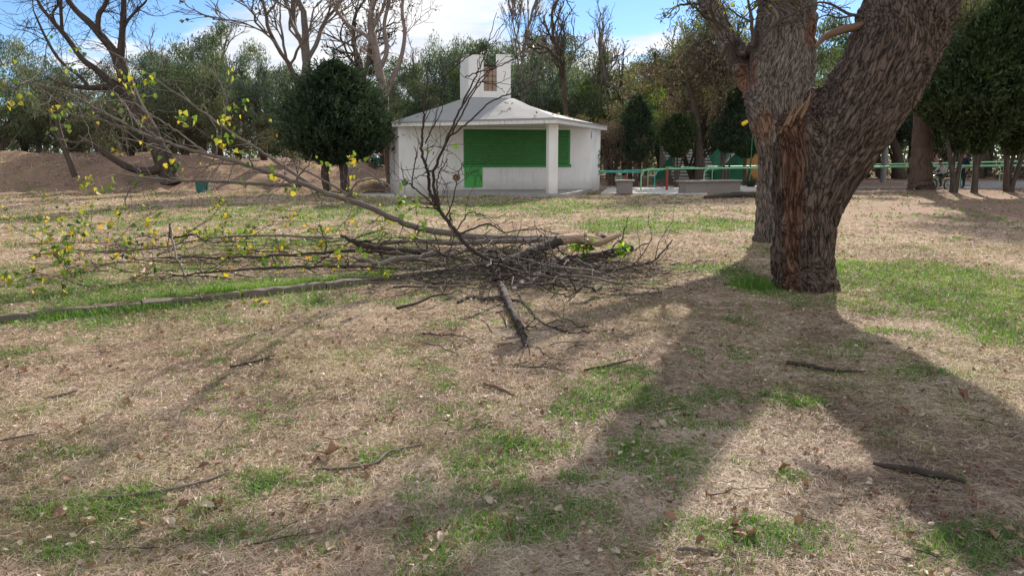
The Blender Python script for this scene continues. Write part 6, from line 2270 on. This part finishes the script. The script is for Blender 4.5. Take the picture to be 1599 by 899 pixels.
# brick building glimpsed left of the juniper
yb = 84.0
t = thing('brick_building', (P(468, 200, yb)[0], yb, 0), 'brick and white building glimpsed between trees left of the round juniper', 'building')
bx0, bx1 = P(440, 130, yb)[0], P(486, 130, yb)[0]
m_brick, nt, b = newmat('orange_brick')
bt = nt.nodes.new('ShaderNodeTexBrick')
bt.inputs['Color1'].default_value = (.36, .16, .10, 1)
bt.inputs['Color2'].default_value = (.45, .22, .14, 1)
bt.inputs['Mortar'].default_value = (.45, .40, .36, 1)
bt.inputs['Scale'].default_value = 1.2
L(nt, mapping(nt, nt.nodes.new('ShaderNodeTexCoord').outputs['Object'], (1, 1, 1), (0, 0, 0), (rad(90), 0, 0)), bt.inputs[0])
L(nt, bt.outputs[0], b.inputs['Base Color'])
zb0, zb1 = P(460, 129, yb)[2], P(460, 117, yb)[2]
A = Acc()
A.prism([(bx0, yb), (bx1, yb), (bx1, yb + 5), (bx0, yb + 5)], zb0 + .003, zb1)
A.build('upper_wall', m_brick, t)
A = Acc()
A.prism([(bx0 - .15, yb - .15), (bx1 + .15, yb - .15), (bx1 + .15, yb + 5.1), (bx0 - .15, yb + 5.1)], -.5, zb0)
A.build('wall', m_wall, t)
A = Acc()
A.prism([(bx0 - .3, yb - .3), (bx1 + .3, yb - .3), (bx1 + .3, yb + 5.3), (bx0 - .3, yb + 5.3)], zb1 + .003, zb1 + .22)
A.build('roof', m_wall, t)
for k in range(2):
    A = Acc()
    xc = bx0 + (bx1 - bx0) * (.35 + .4 * k)
    A.box((xc, yb - .18, zb0 - 1.6), (.9, .05, 1.1))
    A.build('window', m_binm, t)

# ---------------------------------------------------------------- people
m_skin = plain('skin', (.36, .20, .13), .6, .1, 8)
m_hair = plain('dark_hair', (.02, .014, .010), .6, .2, 20)
m_grey = plain('light_grey_shirt', (.56, .56, .60), .9, .08, 10)
m_khaki = plain('olive_trousers', (.07, .072, .05), .9, .1, 10)
m_navy = plain('navy_clothes', (.018, .026, .05), .9, .15, 10)
m_black = plain('black_rubber', (.012, .012, .012), .7, .1, 10)
m_shoe = plain('dark_shoes', (.035, .03, .03), .7, .1, 10)
m_lime = plain('pale_green_bike_paint', (.38, .48, .24), .4, .1, 6)
m_steel = plain('bright_metal', (.6, .6, .6), .3, .05, 6, 1.0)
m_plaid = plain('red_white_shirt', (.42, .20, .19), .9, .6, 14)
m_hat = plain('white_cap', (.7, .68, .64), .8, .1, 10)
m_greenc = plain('dark_green_shorts', (.015, .09, .06), .9, .1, 10)


def person(label, base, rz, J, mats, hair=None, scale=1.0, cap=None):
    """J: joint -> (x forward, y left, z up, radius); one skinned surface with clothing by region"""
    t = thing('person', base, label, 'person')
    names = list(J)
    E = [('pelvis', 'belly'), ('belly', 'chest'), ('chest', 'neck'), ('neck', 'jaw'), ('jaw', 'head'), ('head', 'crown')]
    for s in 'lr':
        E += [('chest', 'sh' + s), ('sh' + s, 'el' + s), ('el' + s, 'wr' + s), ('wr' + s, 'ha' + s), ('pelvis', 'hip' + s), ('hip' + s, 'kn' + s), ('kn' + s, 'an' + s), ('an' + s, 'toe' + s)]
    me = bpy.data.meshes.new('body')
    cr, sr = math.cos(rz), math.sin(rz)
    W = [np.array([J[n][0] * cr - J[n][1] * sr, J[n][0] * sr + J[n][1] * cr, J[n][2]]) * scale for n in names]
    me.from_pydata([tuple(w) for w in W], [(names.index(a_), names.index(b_)) for a_, b_ in E], [])
    o = bpy.data.objects.new('body', me)
    COL.objects.link(o)
    md = o.modifiers.new('s', 'SKIN')
    sv = me.skin_vertices[0].data if me.skin_vertices else None
    if sv is None:
        me.attributes.new
    for i, n in enumerate(names):
        rr_ = J[n][3] * scale
        me.skin_vertices[0].data[i].radius = (rr_, rr_)
    me.skin_vertices[0].data[names.index('pelvis')].use_root = True
    md2 = o.modifiers.new('u', 'SUBSURF')
    md2.levels = md2.render_levels = 2
    dg = bpy.context.evaluated_depsgraph_get()
    m2 = bpy.data.meshes.new_from_object(o.evaluated_get(dg))
    bpy.data.objects.remove(o)
    m2.materials.clear()
    for m in mats:
        m2.materials.append(m)
    Wn = np.array(W)
    reg = {'pelvis': 2, 'belly': 1, 'chest': 1, 'neck': 0, 'jaw': 0, 'head': 0, 'crown': 0}
    for s in 'lr':
        reg.update({'sh' + s: 1, 'el' + s: 1, 'wr' + s: 0, 'ha' + s: 0, 'hip' + s: 2, 'kn' + s: 2, 'an' + s: 2, 'toe' + s: 3})
    # sample along bones for region lookup
    S, Rg = [], []
    for a_, b_ in E:
        for f in (0, .25, .5, .75, 1):
            S.append(Wn[names.index(a_)] * (1 - f) + Wn[names.index(b_)] * f)
            Rg.append(reg[a_] if f < .6 else reg[b_])
    S = np.array(S)
    for pl in m2.polygons:
        c = np.array(pl.center)
        pl.material_index = Rg[int(((S - c) ** 2).sum(1).argmin())]
        pl.use_smooth = True
    body = bpy.data.objects.new('body', m2)
    COL.objects.link(body)
    body.parent = t
    hd = Wn[names.index('head')]
    fw = np.array([cr, sr, 0])
    A = Acc()
    rh = J['head'][3] * scale
    n_ = 12
    V, F = [], []
    for i in range(6):
        ph = i / 5 * 1.45
        for j in range(n_):
            th = j / n_ * 6.283
            v = np.array([math.cos(th) * math.cos(ph), math.sin(th) * math.cos(ph), math.sin(ph)]) * rh * 1.22
            V.append(hd + v + np.array([0, 0, rh * .35]) - fw * rh * .2)
    F = [[i * n_ + j, i * n_ + (j + 1) % n_, (i + 1) * n_ + (j + 1) % n_, (i + 1) * n_ + j] for i in range(5) for j in range(n_)]
    A.add(V, F)
    if cap:   # brim
        V = [hd + np.array([0, 0, rh * .5]) + (fw * math.cos(a_) + np.array([-sr, cr, 0]) * math.sin(a_)) * rh * k for k in (1.1, 1.95) for a_ in np.linspace(-.8, .8, 6)]
        A.add(V, [[j, j + 1, 6 + j + 1, 6 + j] for j in range(5)])
    A.build('cap' if cap else 'hair', hair or m_hair, t, origin=np.zeros(3))
    return t


def standing(lean=0.0, st=.1):
    J = {'pelvis': (0, 0, .92, .15), 'belly': (.01, 0, 1.1, .14), 'chest': (.0, 0, 1.32, .16), 'neck': (0, 0, 1.47, .06), 'jaw': (.03, 0, 1.54, .07), 'head': (.02, 0, 1.62, .095), 'crown': (.0, 0, 1.69, .07)}
    for s, k in (('l', 1), ('r', -1)):
        J.update({'sh' + s: (0, .19 * k, 1.38, .065), 'el' + s: (-.03, .25 * k, 1.12, .05), 'wr' + s: (.06, .25 * k, .88, .035), 'ha' + s: (.1, .24 * k, .78, .035),
                  'hip' + s: (0, .10 * k, .86, .105), 'kn' + s: (.03, .11 * k, .48, .075), 'an' + s: (0 + st * k * .3, .12 * k, .07, .05), 'toe' + s: (.18 + st * k * .3, .13 * k, .035, .04)})
    return J


b0 = P(1507, 291, 36.6)
person('adult in dark navy clothes standing behind the cypress stems on the track', (b0[0], 36.9, .034), rad(205), standing(), [m_skin, m_navy, m_navy, m_shoe], m_hair, 1.0)
b0 = P(1461, 262, 49.5)
person('person in a red and white shirt far behind the rails beside the thick brown trunk', (b0[0], 49.5, tz(b0[0], 49.5)), rad(180), standing(), [m_skin, m_plaid, m_khaki, m_shoe], m_hair, .98)
# seated far person behind the juniper
b0 = P(582, 252, 41.0)
zs = tz(b0[0], 41.0)
J = {'pelvis': (0, 0, .42, .15), 'belly': (.08, 0, .60, .14), 'chest': (.16, 0, .80, .15), 'neck': (.22, 0, .93, .06), 'jaw': (.27, 0, .98, .07), 'head': (.28, 0, 1.05, .095), 'crown': (.27, 0, 1.13, .07)}
for s, k in (('l', 1), ('r', -1)):
    J.update({'sh' + s: (.16, .18 * k, .86, .065), 'el' + s: (.3, .22 * k, .64, .05), 'wr' + s: (.5, .12 * k, .66, .035), 'ha' + s: (.56, .08 * k, .70, .035), 'hip' + s: (.02, .1 * k, .40, .11), 'kn' + s: (.42, .14 * k, .46, .075), 'an' + s: (.36, .14 * k, .07, .05), 'toe' + s: (.54, .15 * k, .035, .04)})
person('person in a pale shirt and white cap sitting on a stump beside the round juniper', (b0[0], 41.0, zs), rad(-25), J, [m_skin, m_grey, m_greenc, m_shoe], m_hat, 1.0, True)
A = Acc()
A.tube([[b0[0], 41, zs - .1], [b0[0], 41, zs + .15], [b0[0], 41, zs + .29]], [.24, .21, .2], 12)
tag(A.build('stump', m_tr, origin=np.array([b0[0], 41, zs])), 'short tree stump that the person in the white cap sits on', 'stump')

# child on a small bicycle, riding left
bx, by = P(1468, 295, 34.4)[0], 34.4
zb = tz(bx, by)
rzb = rad(188)
cr, sr = math.cos(rzb), math.sin(rzb)
bp = lambda f, l, z: np.array([bx + f * cr - l * sr, by + f * sr + l * cr, zb + z])
t = thing('bicycle', (bx, by, zb), 'small pale green bicycle ridden by the child beside the thick brown trunk', 'bicycle')
rw = .24
for fx in (-.42, .42):
    A = Acc()
    a_ = np.linspace(0, 2 * math.pi, 29)
    A.tube([bp(fx + rw * math.cos(v), 0, rw + rw * math.sin(v)) for v in a_], .03, 8, cap=False)
    wv = A.build('wheel', m_black, t)
    A = Acc()
    A.tube([bp(fx + (rw - .035) * math.cos(v), 0, rw + (rw - .035) * math.sin(v)) for v in a_], .012, 6, cap=False)
    for v in a_[:-1:2]:
        A.tube([bp(fx, .02, rw), bp(fx + (rw - .04) * math.cos(v), 0, rw + (rw - .04) * math.sin(v))], .003, 4, cap=False)
    A.tube([bp(fx, -.05, rw), bp(fx, .05, rw)], .02, 8)
    A.build('rim', m_steel, wv)
A = Acc()
for p0, p1, r_ in ((( .42, 0, rw), (.30, 0, .62), .022), ((.31, 0, .56), (-.02, 0, .25), .024), ((.30, 0, .60), (-.12, 0, .52), .022), ((-.02, 0, .25), (-.14, 0, .58), .022), ((-.02, 0, .25), (-.42, 0, rw), .016), ((-.13, 0, .5), (-.42, 0, rw), .016)):
    A.tube([bp(*p0), bp(*p1)], r_, 8)
A.build('frame', m_lime, t)
A = Acc()
A.tube([bp(.30, 0, .60), bp(.285, 0, .74)], .016, 8)
A.tube([bp(.22, .24, .80), bp(.27, .14, .76), bp(.285, 0, .74), bp(.27, -.14, .76), bp(.22, -.24, .80)], .014, 8)
A.build('handlebar', m_steel, t)
A = Acc()
A.tube([bp(-.28, 0, .62), bp(-.16, 0, .625), bp(-.02, 0, .61)], [.08, .06, .025], 8)
A.build('saddle', m_black, t)
A = Acc()
A.tube([bp(-.02, -.09, .25), bp(-.02, .09, .25)], .014, 6)
A.tube([bp(-.02, .085, .25), bp(.08, .085, .15)], .01, 6)
A.tube([bp(-.02, -.085, .25), bp(-.12, -.085, .35)], .01, 6)
A.box(bp(.08, .14, .15), (.09, .1, .025), rzb)
A.box(bp(-.12, -.14, .35), (.09, .1, .025), rzb)
A.build('crank', m_steel, t)
A = Acc()
A.tube([bp(.36, .0, .52), bp(.40, .0, .66)], .085, 10)
A.build('front_basket', m_lime, t)
J = {'pelvis': (-.15, 0, .68, .115), 'belly': (-.09, 0, .82, .11), 'chest': (.0, 0, .98, .12), 'neck': (.06, 0, 1.09, .05), 'jaw': (.10, 0, 1.15, .06), 'head': (.10, 0, 1.22, .088), 'crown': (.08, 0, 1.30, .065)}
for s, k in (('l', 1), ('r', -1)):
    J.update({'sh' + s: (.0, .15 * k, 1.02, .055), 'el' + s: (.13, .20 * k, .86, .042), 'wr' + s: (.20, .22 * k, .82, .03), 'ha' + s: (.23, .22 * k, .805, .032), 'hip' + s: (-.13, .09 * k, .64, .085)})
J.update({'knl': (.14, .12, .50, .06), 'anl': (.05, .13, .22, .042), 'toel': (.17, .14, .19, .035), 'knr': (.10, -.12, .66, .06), 'anr': (-.13, -.13, .41, .042), 'toer': (-.02, -.14, .385, .035)})
person('child in a light grey shirt and dark cap riding a small bicycle to the left', (bx, by, zb), rzb, J, [m_skin, m_grey, m_khaki, m_shoe], m_hair, 1.0, True)
